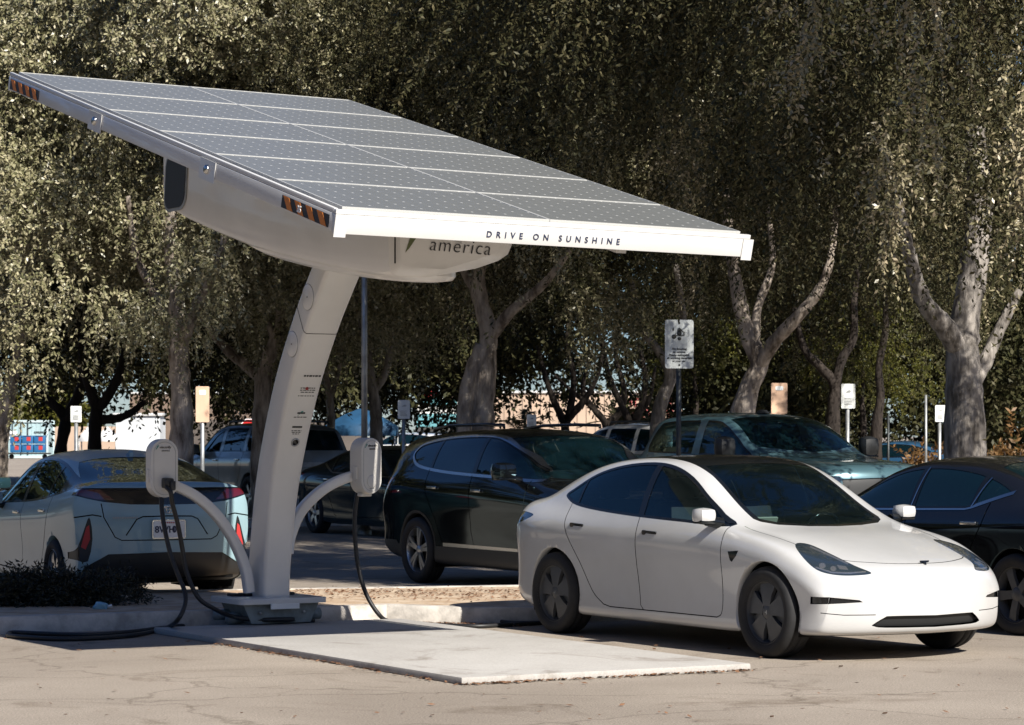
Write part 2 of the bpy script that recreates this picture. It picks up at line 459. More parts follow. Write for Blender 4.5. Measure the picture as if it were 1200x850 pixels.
def wheel(root, x, y, r, side, kind, wid=.225):
    """side: +1 left, -1 right. wheel > tyre, rim"""
    base = Matrix.Translation((x, y, r)) @ Matrix.Rotation(R(-90*side), 4, 'X')   # local +Z points outward
    t = MB(); rr = r*.70; h = wid/2
    t.lathe([(rr-.012, -h*.8), (rr+.01, -h*.95), (r-.03, -h), (r-.008, -h*.82), (r, -h*.6), (r, -h*.2), (r-.006, -h*.17), (r-.006, -h*.1), (r, -h*.07), (r, h*.3), (r-.006, h*.34), (r-.006, h*.4), (r, h*.44), (r-.002, h*.62), (r-.010, h*.84),
             (r-.035, h), (rr+.035, h*1.0), (rr+.012, h*.93), (rr-.012, h*.82)], base, 48)
    hub = MB(); hub.lathe([(0, -.02), (rr*.8, -.02), (rr*.8, .02), (rr*.3, .03), (0, .03)], base, 24)
    wo = hub.build('wheel', M['liner'], root)
    t.build('tyre', M['tyre'], wo, 50)
    m = MB(); m.lathe([(rr, -h*.8), (rr-.025, -h*.4), (rr-.03, h*.3), (rr-.012, h*.78), (rr+.006, h*.86), (rr, h*.9)], base, 48)
    z = h*.62
    def spoke(a, w0, w1, r0, r1, z0, z1, th=.03):
        c, s_ = math.cos(a), math.sin(a)
        P = []
        for (rad, wd, zz) in ((r0, w0, z0), ((r0+r1)/2, (w0+w1)/2*.92, (z0+z1)/2+.006), (r1, w1, z1)):
            P.append([base @ Vector((rad*c-sg*wd/2*s_, rad*s_+sg*wd/2*c, zz-dz)) for sg, dz in ((-1, 0), (1, 0), (1, th), (-1, th))])
        V = [[m.bm.verts.new(p) for p in q] for q in P]
        for a_, b_ in zip(V, V[1:]):
            for k in range(4): m.bm.faces.new((a_[k], a_[(k+1) % 4], b_[(k+1) % 4], b_[k]))
        m.bm.faces.new(V[0]); m.bm.faces.new(V[-1])
    if kind == 'aero':
        for k in range(5):
            a = 2*math.pi*k/5+.3
            spoke(a, .075, rr*.86, .045, rr-.01, z+.012, z-.002)
            spoke(a+math.pi/5, .03, .055, .05, rr-.012, z-.022, z-.03)
        m.lathe([(0, z+.016), (.035, z+.016), (.055, z+.006), (.06, z-.02)], base, 24)
        mt = M['aero']
    elif kind == 'multi':
        for k in range(5):
            a = 2*math.pi*k/5+.2
            spoke(a-.14, .035, .045, .04, rr-.01, z, z+.005); spoke(a+.14, .035, .045, .04, rr-.01, z, z+.005)
        m.lathe([(0, z+.012), (.03, z+.012), (.05, z), (.06, z-.02)], base, 24); mt = M['alloy']
    else:
        for k in range(6 if kind == 'six' else 5):
            spoke(2*math.pi*k/(6 if kind == 'six' else 5)+.1, .07, .085, .04, rr-.01, z, z+.004)
        m.lathe([(0, z+.014), (.035, z+.014), (.06, z), (.07, z-.02)], base, 24); mt = M['alloy']
    bmesh.ops.recalc_face_normals(m.bm, faces=m.bm.faces)
    m.build('rim', mt, wo, 40)
    if kind == 'aero':      # small pale mark on the hub
        q = MB(); q.prism([(-.016, .013), (.016, .013), (.016, .008), (.004, .007), (0, -.018), (-.004, .007), (-.016, .008)], base @ Vector((0, 0, z+.0165)), base.to_3x3() @ Vector((0, 1, 0)), base.to_3x3() @ Vector((1, 0, 0)), base.to_3x3() @ Vector((0, 0, .002)))
        q.build('hub_mark', M['alloy'], wo)

def liners(root, car, W):
    for x in car.wheels:
        for sg in (1, -1):
            m = MB(); n = 20; rad = car.arch+.012
            A_ = [[m.bm.verts.new((x+rad*math.cos(R(-25+230*k/n)), sg*y, car.wr+rad*math.sin(R(-25+230*k/n)))) for k in range(n+1)] for y in (W-.05, .42)]
            for k in range(n): m.bm.faces.new((A_[0][k], A_[0][k+1], A_[1][k+1], A_[1][k]))
            m.bm.faces.new(A_[1])
            m.build('wheel_arch_liner', M['liner'], root)

def interior(root, x_front, x_rear, zs, zdash, w_, wheel_side=1, card=False):
    """seats, dashboard and steering wheel seen through the glass"""
    def seat(x, y, wd, rear=False):
        m = MB()
        m.box((x+.05, y, zs), (.5, wd, .16), bev=.05)
        m.box((x-.27, y, zs+.33), (.15, wd, .62), mtx=Matrix.Rotation(R(-14), 4, 'Y'), bev=.06)
        for yy in ((0,) if not rear else (-.36, .36)):
            m.box((x-.37, y+yy, zs+.73), (.1, .27, .19), mtx=Matrix.Rotation(R(-10), 4, 'Y'), bev=.045)
        m.build('seat', M['seat'], root, 50)
    seat(x_front, .37, .5); seat(x_front, -.37, .5); seat(x_rear, 0, 1.25, True)
    d = MB(); d.prism(crv([(x_front+.95, .2), (x_front+.72, .18), (x_front+.66, zdash-.12), (x_front+.75, zdash-.02), (x_front+.95, zdash-.01), (x_front+1.1, zdash-.06), (x_front+1.1, .2)], 4), (0, -w_, 0), (1, 0, 0), (0, 0, 1), (0, 2*w_, 0))
    d.build('dashboard', M['dash'], root, 40)
    fl = MB(); fl.box(((x_front+x_rear)/2-.1, 0, .3), (3.1, 1.4, .06)); fl.build('cabin_floor', M['liner'], root)
    s_ = MB(); c = Vector((x_front+.52, wheel_side*.37, zdash-.03))
    mt = Matrix.Translation(c) @ Matrix.Rotation(R(-68), 4, 'Y')
    pts = [mt @ Vector((.18*math.cos(2*math.pi*k/24), .18*math.sin(2*math.pi*k/24), 0)) for k in range(25)]
    s_.tube(pts, .016, 8, caps=False); s_.tube([mt @ Vector((-.17, 0, 0)), mt @ Vector((.02, 0, -.02))], .018); s_.tube([mt @ Vector((0, -.17, 0)), mt @ Vector((0, .17, 0))], .02)
    s_.tube([mt @ Vector((0, 0, 0)), mt @ Vector((.0, 0, -.25))], .03)
    s_.build('steering_wheel', M['trim'], root, 50)

def mirror_part(root, x, y, z, side, m_shell, size=(.13, .22, .15), door=None):
    t = MB()
    r = bmesh.ops.create_cube(t.bm, size=1); bmesh.ops.subdivide_edges(t.bm, edges=t.bm.edges, cuts=3, use_grid_fill=True)
    for v in t.bm.verts:
        p = v.co*2; q = p.normalized()*1.15; v.co = (p*.5+q*.5)
        v.co.x *= size[0]*.5; v.co.y *= size[1]*.5; v.co.z *= size[2]*.5
        if p.x > 0: v.co.x *= 1.25; v.co.z *= (1-.12*p.x); v.co.y *= (1-.10*p.x)
        v.co += Vector((x, side*(y+size[1]*.5), z))
    o = t.build('side_mirror', m_shell, root, 60)
    b = MB(); b.tube([(x, side*(y+.06), z-size[2]*.42), (x+.02, side*(y-.08), z-size[2]*.62)], [.035, .045], 8)
    b.box((x+.005, side*(y+size[1]*.5), z-size[2]*.47), (size[0]*.95, size[1]*.85, .03), bev=.01)
    b.build('mirror_mount', M['trim'], o, 50)

def handle_part(car, x, z, side, par, m_, L=.2, chrome=False):
    y = car.y_at(x, z)
    m = MB(); m.box((x, side*(y+.012), z), (L, .022, .026), mtx=Matrix.Rotation(R(2), 4, 'Y'), bev=.008)
    m.build('handle', m_, par, 50)
def mir(poly): return poly + [(x, -y) for x, y in reversed(poly)]

def white_sedan():
    root = empty('sedan', (1.866, 21.39, 0), R(-58.35))
    tag(root, 'white electric sedan with black glass roof and dark wheels beside the concrete pad', 'car')
    #  x     bow   zb    W    zbelt  wb    wc    zc     zt
    rows = [
     (2.30, .31, .46, .83, .475, .76, .60, .48, .48),
     (2.30, .31, .36, .84, .52, .77, .60, .54, .555),
     (2.285, .31, .235, .86, .57, .79, .60, .605, .615),
     (2.235, .30, .195, .88, .62, .82, .61, .66, .668),
     (2.12, .27, .185, .90, .68, .845, .62, .705, .713),
     (1.92, .22, .18, .91, .755, .855, .63, .762, .775),
     (1.65, .10, .175, .922, .825, .865, .64, .825, .842),
     (1.38, .05, .17, .928, .875, .87, .66, .885, .905),
     (1.15, .05, .165, .925, .905, .87, .70, .925, .94),
     (.98, .06, .16, .92, .925, .868, .74, .965, .985),
     (.72, .08, .16, .918, .945, .87, .73, 1.075, 1.12),
     (.45, .09, .16, .916, .958, .87, .69, 1.235, 1.295),
     (.18, .09, .16, .915, .97, .868, .665, 1.36, 1.42),
     (-.12, .05, .16, .916, .982, .866, .655, 1.425, 1.468),
     (-.45, 0, .16, .918, .995, .864, .65, 1.438, 1.478),
     (-.8, 0, .16, .922, 1.01, .86, .645, 1.425, 1.466),
     (-1.12, 0, .165, .926, 1.03, .85, .64, 1.385, 1.435),
     (-1.42, 0, .17, .928, 1.05, .83, .635, 1.305, 1.355),
     (-1.68, 0, .18, .925, 1.065, .80, .63, 1.21, 1.25),
     (-1.92, -.03, .2, .915, 1.07, .77, .60, 1.125, 1.145),
     (-2.12, -.10, .24, .895, 1.06, .745, .60, 1.105, 1.12),
     (-2.27, -.2, .29, .87, 1.035, .74, .60, 1.085, 1.10),
     (-2.36, -.28, .33, .85, .97, .75, .60, 1.03, 1.05),
     (-2.40, -.32, .42, .83, .84, .75, .60, .87, .88),
     (-2.41, -.34, .58, .81, .64, .75, .60, .66, .66),
    ]
    c = Car(rows, nu=7, nv=5, wheels=(1.4375, -1.4375), wr=.336, arch=.375)
    dlo = crv([(.91, .948), (.35, .965), (-.25, .988), (-.8, 1.02), (-1.2, 1.06), (-1.40, 1.115), (-1.44, 1.15), (-1.36, 1.195), (-1.1, 1.317), (-.75, 1.391), (-.35, 1.418), (-.05, 1.391), (.22, 1.306), (.5, 1.158), (.74, 1.035)], 4, True)
    c.region('dlo_trim', dlo, 'side', thr=.12, box=lambda p: p.y > .4)
    gin = inset(dlo, .022)
    c.region('glass_front', clip_x(gin, -.19, 3), 'side', thr=.12, over=['dlo_trim'])
    c.region('glass_rear', clip_x(gin, -1.17, -.27), 'side', thr=.12, over=['dlo_trim'])
    c.region('glass_quarter', clip_x(gin, -3, -1.195), 'side', thr=.12, over=['dlo_trim'])
    # roof glass and windscreen, seen from above
    roof = mir([(1.16, 0), (1.13, .25), (1.05, .48), (.96, .58), (.90, .605), (.62, .578), (.3, .545), (0, .54), (-.5, .545), (-1., .545), (-1.4, .55), (-1.7, .57), (-1.82, .56), (-1.86, .3), (-1.87, 0)])
    c.region('roof_glass', roof, 'top', thr=.2, over=['body'])
    ws = mir([(1.10, 0), (1.07, .25), (1.0, .45), (.91, .555), (.60, .54), (.3, .508), (.13, .49), (.155, .3), (.165, 0)])
    c.region('windscreen', ws, 'top', thr=.2, over=['roof_glass'])
    # doors
    c.region('front_door', crv([(.90, .955), (.905, .8), (.90, .45), (.88, .30), (.82, .262)], 4) + [(-.16, .262), (-.2, .3), (-.235, .6), (-.235, 1.02)], 'side', over=['body'], box=lambda p: p.y > .5)
    rear = [(-.235, 1.02), (-.235, .6), (-.2, .3), (-.16, .262), (-.62, .262)] + crv([(-.72, .28), (-.88, .38), (-1.06, .62), (-1.2, .80), (-1.27, .92), (-1.275, 1.08)], 4)
    c.region('rear_door', rear, 'side', over=['body'], box=lambda p: p.y > .5)
    c.region('seam', strip(crv([(.905, .95), (.905, .8), (.90, .45), (.88, .30), (.82, .264)], 4) + [(-.62, .264)] + crv([(-.72, .28), (-.88, .38), (-1.06, .62), (-1.2, .80), (-1.268, .92), (-1.275, 1.08)], 4), .008), 'side', over=['body', 'front_door', 'rear_door'], box=lambda p: p.y > .5)
    c.region('seam', strip([(-.16, .264), (-.2, .3), (-.235, .6), (-.235, 1.0)], .008), 'side', over=['front_door', 'rear_door'], box=lambda p: p.y > .5)
    # hood, boot
    hood = [(2.15, 0), (2.12, .2), (2.05, .40), (1.93, .57), (1.7, .66), (1.4, .715), (1.1, .745), (.98, .745), (1.10, .56), (1.155, .3), (1.17, 0)]
    c.region('hood', mir(hood), 'top', thr=.25, over=['body'])
    c.region('seam', strip(crv(hood[:8], 4), .008), 'top', thr=.25, over=['body', 'hood'])
    # lamps, grille, intakes
    hd = (Vector((.72, .55, .42)).normalized(), Vector((-.55, .72, 0)).normalized(), Vector((0, 0, 1)))
    def fp(x, y, z): p = Vector((x+.05, y-.025, z)); return (p.dot(hd[1]), p.dot(hd[2]))
    hl = crv([fp(2.13, .53, .642), fp(2.07, .65, .626), fp(1.99, .77, .632), fp(1.90, .85, .665), fp(1.79, .885, .745), fp(1.69, .88, .832), fp(1.78, .82, .832), fp(1.92, .72, .765), fp(2.04, .61, .692)], 4, True)
    c.region('headlight', hl, hd, over=['body', 'hood', 'seam'])
    def disc(cx, cy, cz, r_): u, v = fp(cx, cy, cz); return [(u+r_*math.cos(a), v+r_*.8*math.sin(a)) for a in np.linspace(0, 2*math.pi, 14, endpoint=False)]
    c.region('lampglow', disc(1.98, .76, .676, .022), hd, over=['headlight']); c.region('lampglow', disc(1.93, .82, .695, .024), hd, over=['headlight'])
    c.region('lampglow', strip([fp(2.10, .56, .655), fp(2.04, .66, .646), fp(1.97, .77, .65), fp(1.89, .85, .685)], .010), hd, over=['headlight'])
    c.region('lampglow', strip([fp(2.0, .64, .708), fp(1.9, .74, .768), fp(1.79, .82, .82)], .012), hd, over=['headlight'])
    c.region('lampglow', [fp(2.04, .67, .667), fp(2.0, .72, .672), fp(1.97, .72, .70), fp(2.01, .67, .692)], hd, over=['headlight'])
    gr = mir([(.43, 0)])
    c.region('grille', crv([(0, .245), (.40, .25), (.49, .262), (.50, .275), (.42, .325), (.36, .335), (0, .332)], 3), 'front', over=['body'], thr=.2)
    fo = (Vector((.85, .5, 0)).normalized(), Vector((-.5, .85, 0)).normalized(), Vector((0, 0, 1)))
    def ff(x, y, z): p = Vector((x+.06, y-.04, z)); return (p.dot(fo[1]), p.dot(fo[2]))
    c.region('air_intake', [ff(2.08, .60, .437), ff(2.02, .76, .428), ff(1.86, .90, .42), ff(1.86, .90, .475), ff(1.98, .83, .474), ff(2.08, .63, .452)], fo, over=['body'], thr=.1, box=lambda p: p.y > .5)
    c.region('seam', strip([ff(2.15, .52, .345), ff(2.04, .74, .345), ff(1.92, .86, .36)], .006), fo, over=['body'], thr=.1, box=lambda p: p.y > .5)
    # tail lamp
    c.region('tail_light', crv([(-1.80, .965), (-1.98, .99), (-2.2, .985), (-2.45, .95), (-2.45, .84), (-2.2, .86), (-1.98, .905)], 3, True), 'side', over=['body'], thr=.05, box=lambda p: p.y > .4)
    c.region('badge', [(1.0, .765), (1.13, .775), (1.105, .735), (1.05, .69), (1.03, .70)], 'side', over=['body'], box=lambda p: p.y > .5)
    P = paint('white_car_paint', (0.48, 0.48, 0.475), rough=.3)
    c.y_at(0, .8)
    hit = [(c.y_at(x, z)) for x, z in ((-.05, .87), (-1.10, .905))]
    em = c.hit((3, .013, .69), (-1, 0, 0))
    body, made = c.finish(root, {
        'glass_front': ('front_window', M['glass_clear'], -.004, 'pair', None, None),
        'glass_rear': ('rear_window', M['glass_clear'], -.004, 'pair', None, None),
        'glass_quarter': ('quarter_window', M['glass_tint'], -.004, 'pair', None, None),
        'roof_glass': ('roof_panel', M['trim'], 0, 'one', None, None),
        'windscreen': ('windscreen', M['glass_clear'], -.002, 'one', None, None),
        'front_door': ('front_door', P, 0, 'pair', None, None),
        'rear_door': ('rear_door', P, 0, 'pair', None, None),
        'hood': ('hood', P, 0, 'one', None, None),
        'headlight': ('headlight', M['lens'], -.003, 'pair', None, {'lampglow': (M['reflector'], -.003)}),
        'grille': ('grille', M['black'], -.03, 'one', None, None),
        'air_intake': ('air_intake', M['trim'], -.012, 'pair', None, None),
        'tail_light': ('tail_light', M['lens'], -.003, 'pair', None, None),
        'badge': ('side_badge', M['trim'], .002, 'pair', None, None),
    }, [P, M['gap'], M['trim']], [('seam', -.006), ('dlo_trim', .0)])
    for mr, side in ((False, 1), (True, -1)):
        for lab, x, z, y in (('front_door', -.05, .875, hit[0]), ('rear_door', -1.08, .905, hit[1])):
            m = MB(); m.prism(rrect(.19, .022, .01) + [], (x, side*(y-.004), z), (1, 0, -.04), (0, 0, 1), (0, side*.010, 0), bev=.003)
            m.prism(rrect(.05, .036, .015), (x-.075, side*(y-.004), z-.003), (1, 0, 0), (0, 0, 1), (0, side*.011, 0))
            m.build('handle', M['trim'], made[(lab, mr)])
        mirror_part(root, .77, .895, 1.03, side, P, (.12, .155, .105))
    for x in c.wheels:
        for sd in (1, -1): wheel(root, x, sd*.805, .336, sd, 'aero', .235)
    liners(root, c, .92)
    interior(root, -.05, -.98, .47, .88, .6, 1)
    m = MB(); m.box((.62, -.36, .955), (.02, .36, .10), mtx=Matrix.Rotation(R(28), 4, 'Y')); m.build('sun_shade', M['beige'], root)
    m = MB(); m.prism([(-.04, .03), (.04, .03), (.036, .018), (.010, .016), (0, -.045), (-.010, .016), (-.036, .018)], (em[0].x-.012, 0, .69), (0, 1, 0), (-.35, 0, .94), (.012, 0, .004)); m.build('emblem', M['trim'], root)
    # grille slats
    m = MB()
    for k in range(4): m.tube([(2.235-.12*(y/.5)**2, y, .262+.02*k) for y in np.linspace(-.44+.02*k, .44-.02*k, 9)], .004, 4)
    m.build('grille_slats', M['trim'], root)
    m = MB(); m.box((1.85, 0, .22), (.45, 1.2, .04)); m.box((0, 0, .2), (2.0, 1.5, .04)); m.box((-1.95, 0, .28), (.5, 1.3, .06)); m.build('underbody', M['liner'], root)
    return root
def build_car(name, label, loc, rz, rows, P, wheels, wr, arch, tw, rim, dlo, glasses, gm, ws, doors, extra=None, body_extra=(), part_extra=None, nu=6, nv=4,
              handles=(), mirror=None, Wl=.92, arch_y=.5, inside=None, chrome_dlo=False, hood=None, after=None, cat='car', gin=.022, trimmat=None, wswin=None, shell=None, wwid=.225):
    root = empty(name, (loc[0], loc[1], loc[2] if len(loc) > 2 else 0), R(rz)); tag(root, label, cat)
    c = Car(rows, nu=nu, nv=nv, wheels=wheels, wr=wr, arch=arch, arch_y=arch_y)
    parts = {}
    c.region('dlo_trim', dlo, 'side', thr=.1, box=lambda p: p.y > .35)
    gi = inset(dlo, gin)
    for nm, a, b in glasses:
        c.region('g_'+nm, clip_x(gi, a, b), 'side', thr=.1, over=['dlo_trim'])
        parts['g_'+nm] = (nm, gm, -.004, 'pair', None, None)
    if ws:
        c.region('windscreen', ws, 'top', thr=.15, over=['body'])
        parts['windscreen'] = ('windscreen', wswin or gm, -.004, 'one', None, None)
    for i, (nm, poly, seam) in enumerate(doors):
        c.region(f'd{i}', poly, 'side', over=['body'], box=lambda p: p.y > .45)
        parts[f'd{i}'] = (nm, P, 0, 'pair', None, None)
    for i, (nm, poly, seam) in enumerate(doors):
        if seam: c.region('seam', strip(seam, .012), 'side', over=['body']+[f'd{k}' for k in range(len(doors))], box=lambda p: p.y > .45)
    if chrome_dlo:
        c.region('chrome_line', strip(list(dlo)+[dlo[0]], .03), 'side', thr=.1, over=['body', 'dlo_trim']+[f'd{k}' for k in range(len(doors))], box=lambda p: p.y > .35)
    if hood:
        c.region('hood', mir(hood), 'top', thr=.25, over=['body']); parts['hood'] = ('hood', P, 0, 'one', None, None)
        c.region('seam', strip(hood, .012), 'top', thr=.25, over=['body', 'hood'])
    if extra: extra(c, parts)
    hs = [(i, x, z, c.y_at(x, z)) for i, x, z in handles]
    pre = after(c) if after else None
    body, made = c.finish(root, parts, [P, M['gap'], trimmat or M['trim'], M['chrome']] + [b[2] for b in body_extra],
                          [('seam', -.006), ('dlo_trim', 0), ('chrome_line', .004)] + [(b[0], b[1]) for b in body_extra])
    for mr, side in ((False, 1), (True, -1)):
        for i, x, z, y in hs:
            m = MB(); m.box((x, side*(y+.014), z), (.2, .026, .03), bev=.01)
            m.build('handle', M['chrome'] if rim != 'multi_' else P, made[(f'd{i}', mr)], 50)
        if mirror: mirror_part(root, mirror[0], mirror[1], mirror[2], side, shell or P, mirror[3])
    for x in wheels:
        for sd in (1, -1): wheel(root, x, sd*tw, wr, sd, rim, wwid)
    liners(root, c, Wl)
    m = MB(); m.box((0, 0, rows[len(rows)//2][2]+.06), (wheels[0]-wheels[1]-2*arch-.05, 1.4, .05)); m.build('underbody', M['liner'], root)
    if inside: interior(root, *inside)
    if pre: pre(root, made)
    return root

def copy_tree(o, parent=None):
    c = o.copy(); COL.objects.link(c)
    if parent is not None: c.parent = parent
    for ch in list(o.children): copy_tree(ch, c)
    return c

DIAG_F = lambda sx=.75, sy=.6: (Vector((sx, sy, .15)).normalized(), Vector((-sy, sx, 0)).normalized(), Vector((0, 0, 1)))
def dproj(D_, pts): return [(Vector(p).dot(D_[1]), Vector(p).dot(D_[2])) for p in pts]
DIAG_R = (Vector((-.8, .6, .1)).normalized(), Vector((.6, .8, 0)).normalized(), Vector((0, 0, 1)))

# ---------------------------------------------------------------- black crossover SUV
def suv_rows():
    return [
     (2.30, .30, .55, .82, .57, .78, .60, .575, .58),
     (2.30, .30, .42, .84, .68, .79, .60, .70, .71),
     (2.29, .28, .30, .87, .82, .80, .60, .86, .87),
     (2.25, .26, .25, .90, .93, .82, .62, .97, .985),
     (2.12, .22, .24, .92, .99, .85, .64, 1.03, 1.05),
     (1.9, .14, .235, .935, 1.03, .87, .66, 1.07, 1.09),
     (1.6, .06, .23, .945, 1.07, .88, .68, 1.10, 1.12),
     (1.3, .05, .225, .945, 1.10, .885, .72, 1.13, 1.15),
     (1.05, .06, .22, .945, 1.13, .885, .76, 1.19, 1.21),
     (.75, .08, .22, .945, 1.15, .885, .74, 1.34, 1.38),
     (.45, .08, .22, .945, 1.17, .885, .71, 1.505, 1.56),
     (.15, .05, .22, .945, 1.185, .885, .69, 1.60, 1.66),
     (-.3, 0, .22, .945, 1.20, .885, .68, 1.635, 1.70),
     (-.8, 0, .22, .948, 1.22, .88, .67, 1.635, 1.705),
     (-1.3, 0, .225, .948, 1.25, .875, .66, 1.615, 1.69),
     (-1.75, 0, .24, .945, 1.28, .86, .65, 1.585, 1.655),
     (-2.05, -.04, .27, .93, 1.27, .83, .64, 1.57, 1.64),
     (-2.20, -.08, .30, .92, 1.22, .82, .63, 1.52, 1.585),
     (-2.32, -.12, .34, .91, 1.12, .82, .62, 1.36, 1.39),
     (-2.42, -.16, .38, .90, .98, .81, .62, 1.02, 1.03),
     (-2.45, -.18, .48, .88, .82, .80, .62, .84, .85),
     (-2.45, -.18, .62, .87, .66, .80, .62, .67, .67),
    ]
def suv(name, label, loc, rz, P, gm, chrome=True, rim='multi', clad=True):
    dlo = crv([(1.12, 1.165), (.5, 1.185), (-.2, 1.205), (-.9, 1.235), (-1.45, 1.29), (-1.66, 1.38), (-1.68, 1.46), (-1.55, 1.535), (-1.1, 1.595), (-.6, 1.62), (-.1, 1.62), (.2, 1.575), (.5, 1.475), (.8, 1.33)], 4, True)
    ws = mir([(1.27, 0), (1.22, .35), (1.06, .66), (.9, .70), (.5, .64), (.18, .605), (.22, .3), (.23, 0)])
    fd = [(1.0, 1.17), (1.0, .8), (.96, .50), (.92, .44), (-.1, .44), (-.16, .6), (-.18, 1.22)]
    rd = [(-.18, 1.22), (-.16, .6), (-.1, .44), (-.75, .44)] + crv([(-.82, .48), (-.95, .7), (-1.08, .9), (-1.16, 1.05), (-1.16, 1.28)], 3)
    def extra(c, parts):
        c.region('rear_window', mir([(.0, 1.30), (.62, 1.30), (.66, 1.36), (.57, 1.56), (0, 1.58)]), 'rear', thr=.08, over=['body'])
        parts['rear_window'] = ('rear_window', M['glass_dark'], -.004, 'one', None, None)
        c.region('tail_light', dproj(DIAG_R, [(-2.3, .55, 1.0), (-2.1, .93, 1.03), (-2.0, .93, 1.16), (-2.2, .6, 1.13)]), DIAG_R, over=['body'])
        parts['tail_light'] = ('tail_light', M['redlamp'], -.002, 'pair', None, None)
        D_ = DIAG_F()
        c.region('headlight', dproj(D_, [(2.1, .58, .78), (1.85, .93, .80), (1.8, .93, .93), (2.1, .58, .92)]), D_, over=['body', 'hood'])
        parts['headlight'] = ('headlight', M['lens'], -.002, 'pair', None, None)
        c.region('grille', mir([(0, .55), (.40, .56), (.5, .68), (.46, .84), (0, .86)]), 'front', over=['body'], thr=.2)
        parts['grille'] = ('grille', M['black'], -.02, 'one', None, None)
        if clad:
            c.region('cladding', [(-2.6, .1), (2.6, .1), (2.6, .38), (1.9, .38), (1.85, .42), (-1.85, .42), (-1.9, .46), (-2.6, .46)], 'side', thr=-2, over=['body', 'd0', 'd1'], box=lambda p: p.z < .5)
            c.region('bright', [(-.78, .425), (.98, .425), (.98, .455), (-.78, .465)], 'side', thr=.1, over=['body', 'd0', 'd1', 'seam'], box=lambda p: p.y > .5)
            for x in c.wheels:
                o = [(x+.44*math.cos(R(a)), .365+.44*math.sin(R(a))) for a in range(0, 181, 10)]
                c.region('cladding', o, 'side', thr=-2, over=['body', 'd0', 'd1'], box=lambda p: p.y > .6)
    def after(c):
        def fin(root, made):
            for sg in (1, -1):
                m = MB(); m.tube([(.0, sg*.60, 1.70), (.0, sg*.60, 1.735), (-.5, sg*.60, 1.745), (-1.2, sg*.59, 1.735), (-1.6, sg*.58, 1.70), (-1.6, sg*.58, 1.66)], .018, 8)
                m.build('roof_rail', M['trim'] if chrome else M['galv'], root, 60)
        return fin
    return build_car(name, label, loc, rz, suv_rows(), P, (1.3825, -1.3825), .365, .41, .83, rim, dlo,
                     [('front_window', -.12, 3), ('rear_side_window', -1.12, -.20), ('quarter_window', -3, -1.17)], gm, ws,
                     [('front_door', fd, fd[:5]+fd[5:]), ('rear_door', rd, rd[3:])], extra, [('cladding', .003, M['black']), ('bright', .006, M['chrome'])],
                     handles=[(0, .0, 1.04), (1, -.98, 1.06)], mirror=(.78, .93, 1.26, (.17, .24, .17)), Wl=.945, arch_y=.5, inside=(.0, -.95, .62, 1.12, .72, 1), chrome_dlo=chrome, hood=crv([(2.06, 0), (2.0, .4), (1.85, .66), (1.5, .75), (1.15, .80), (1.25, .4), (1.3, 0)], 2), after=after, wswin=M['glass_tint'])

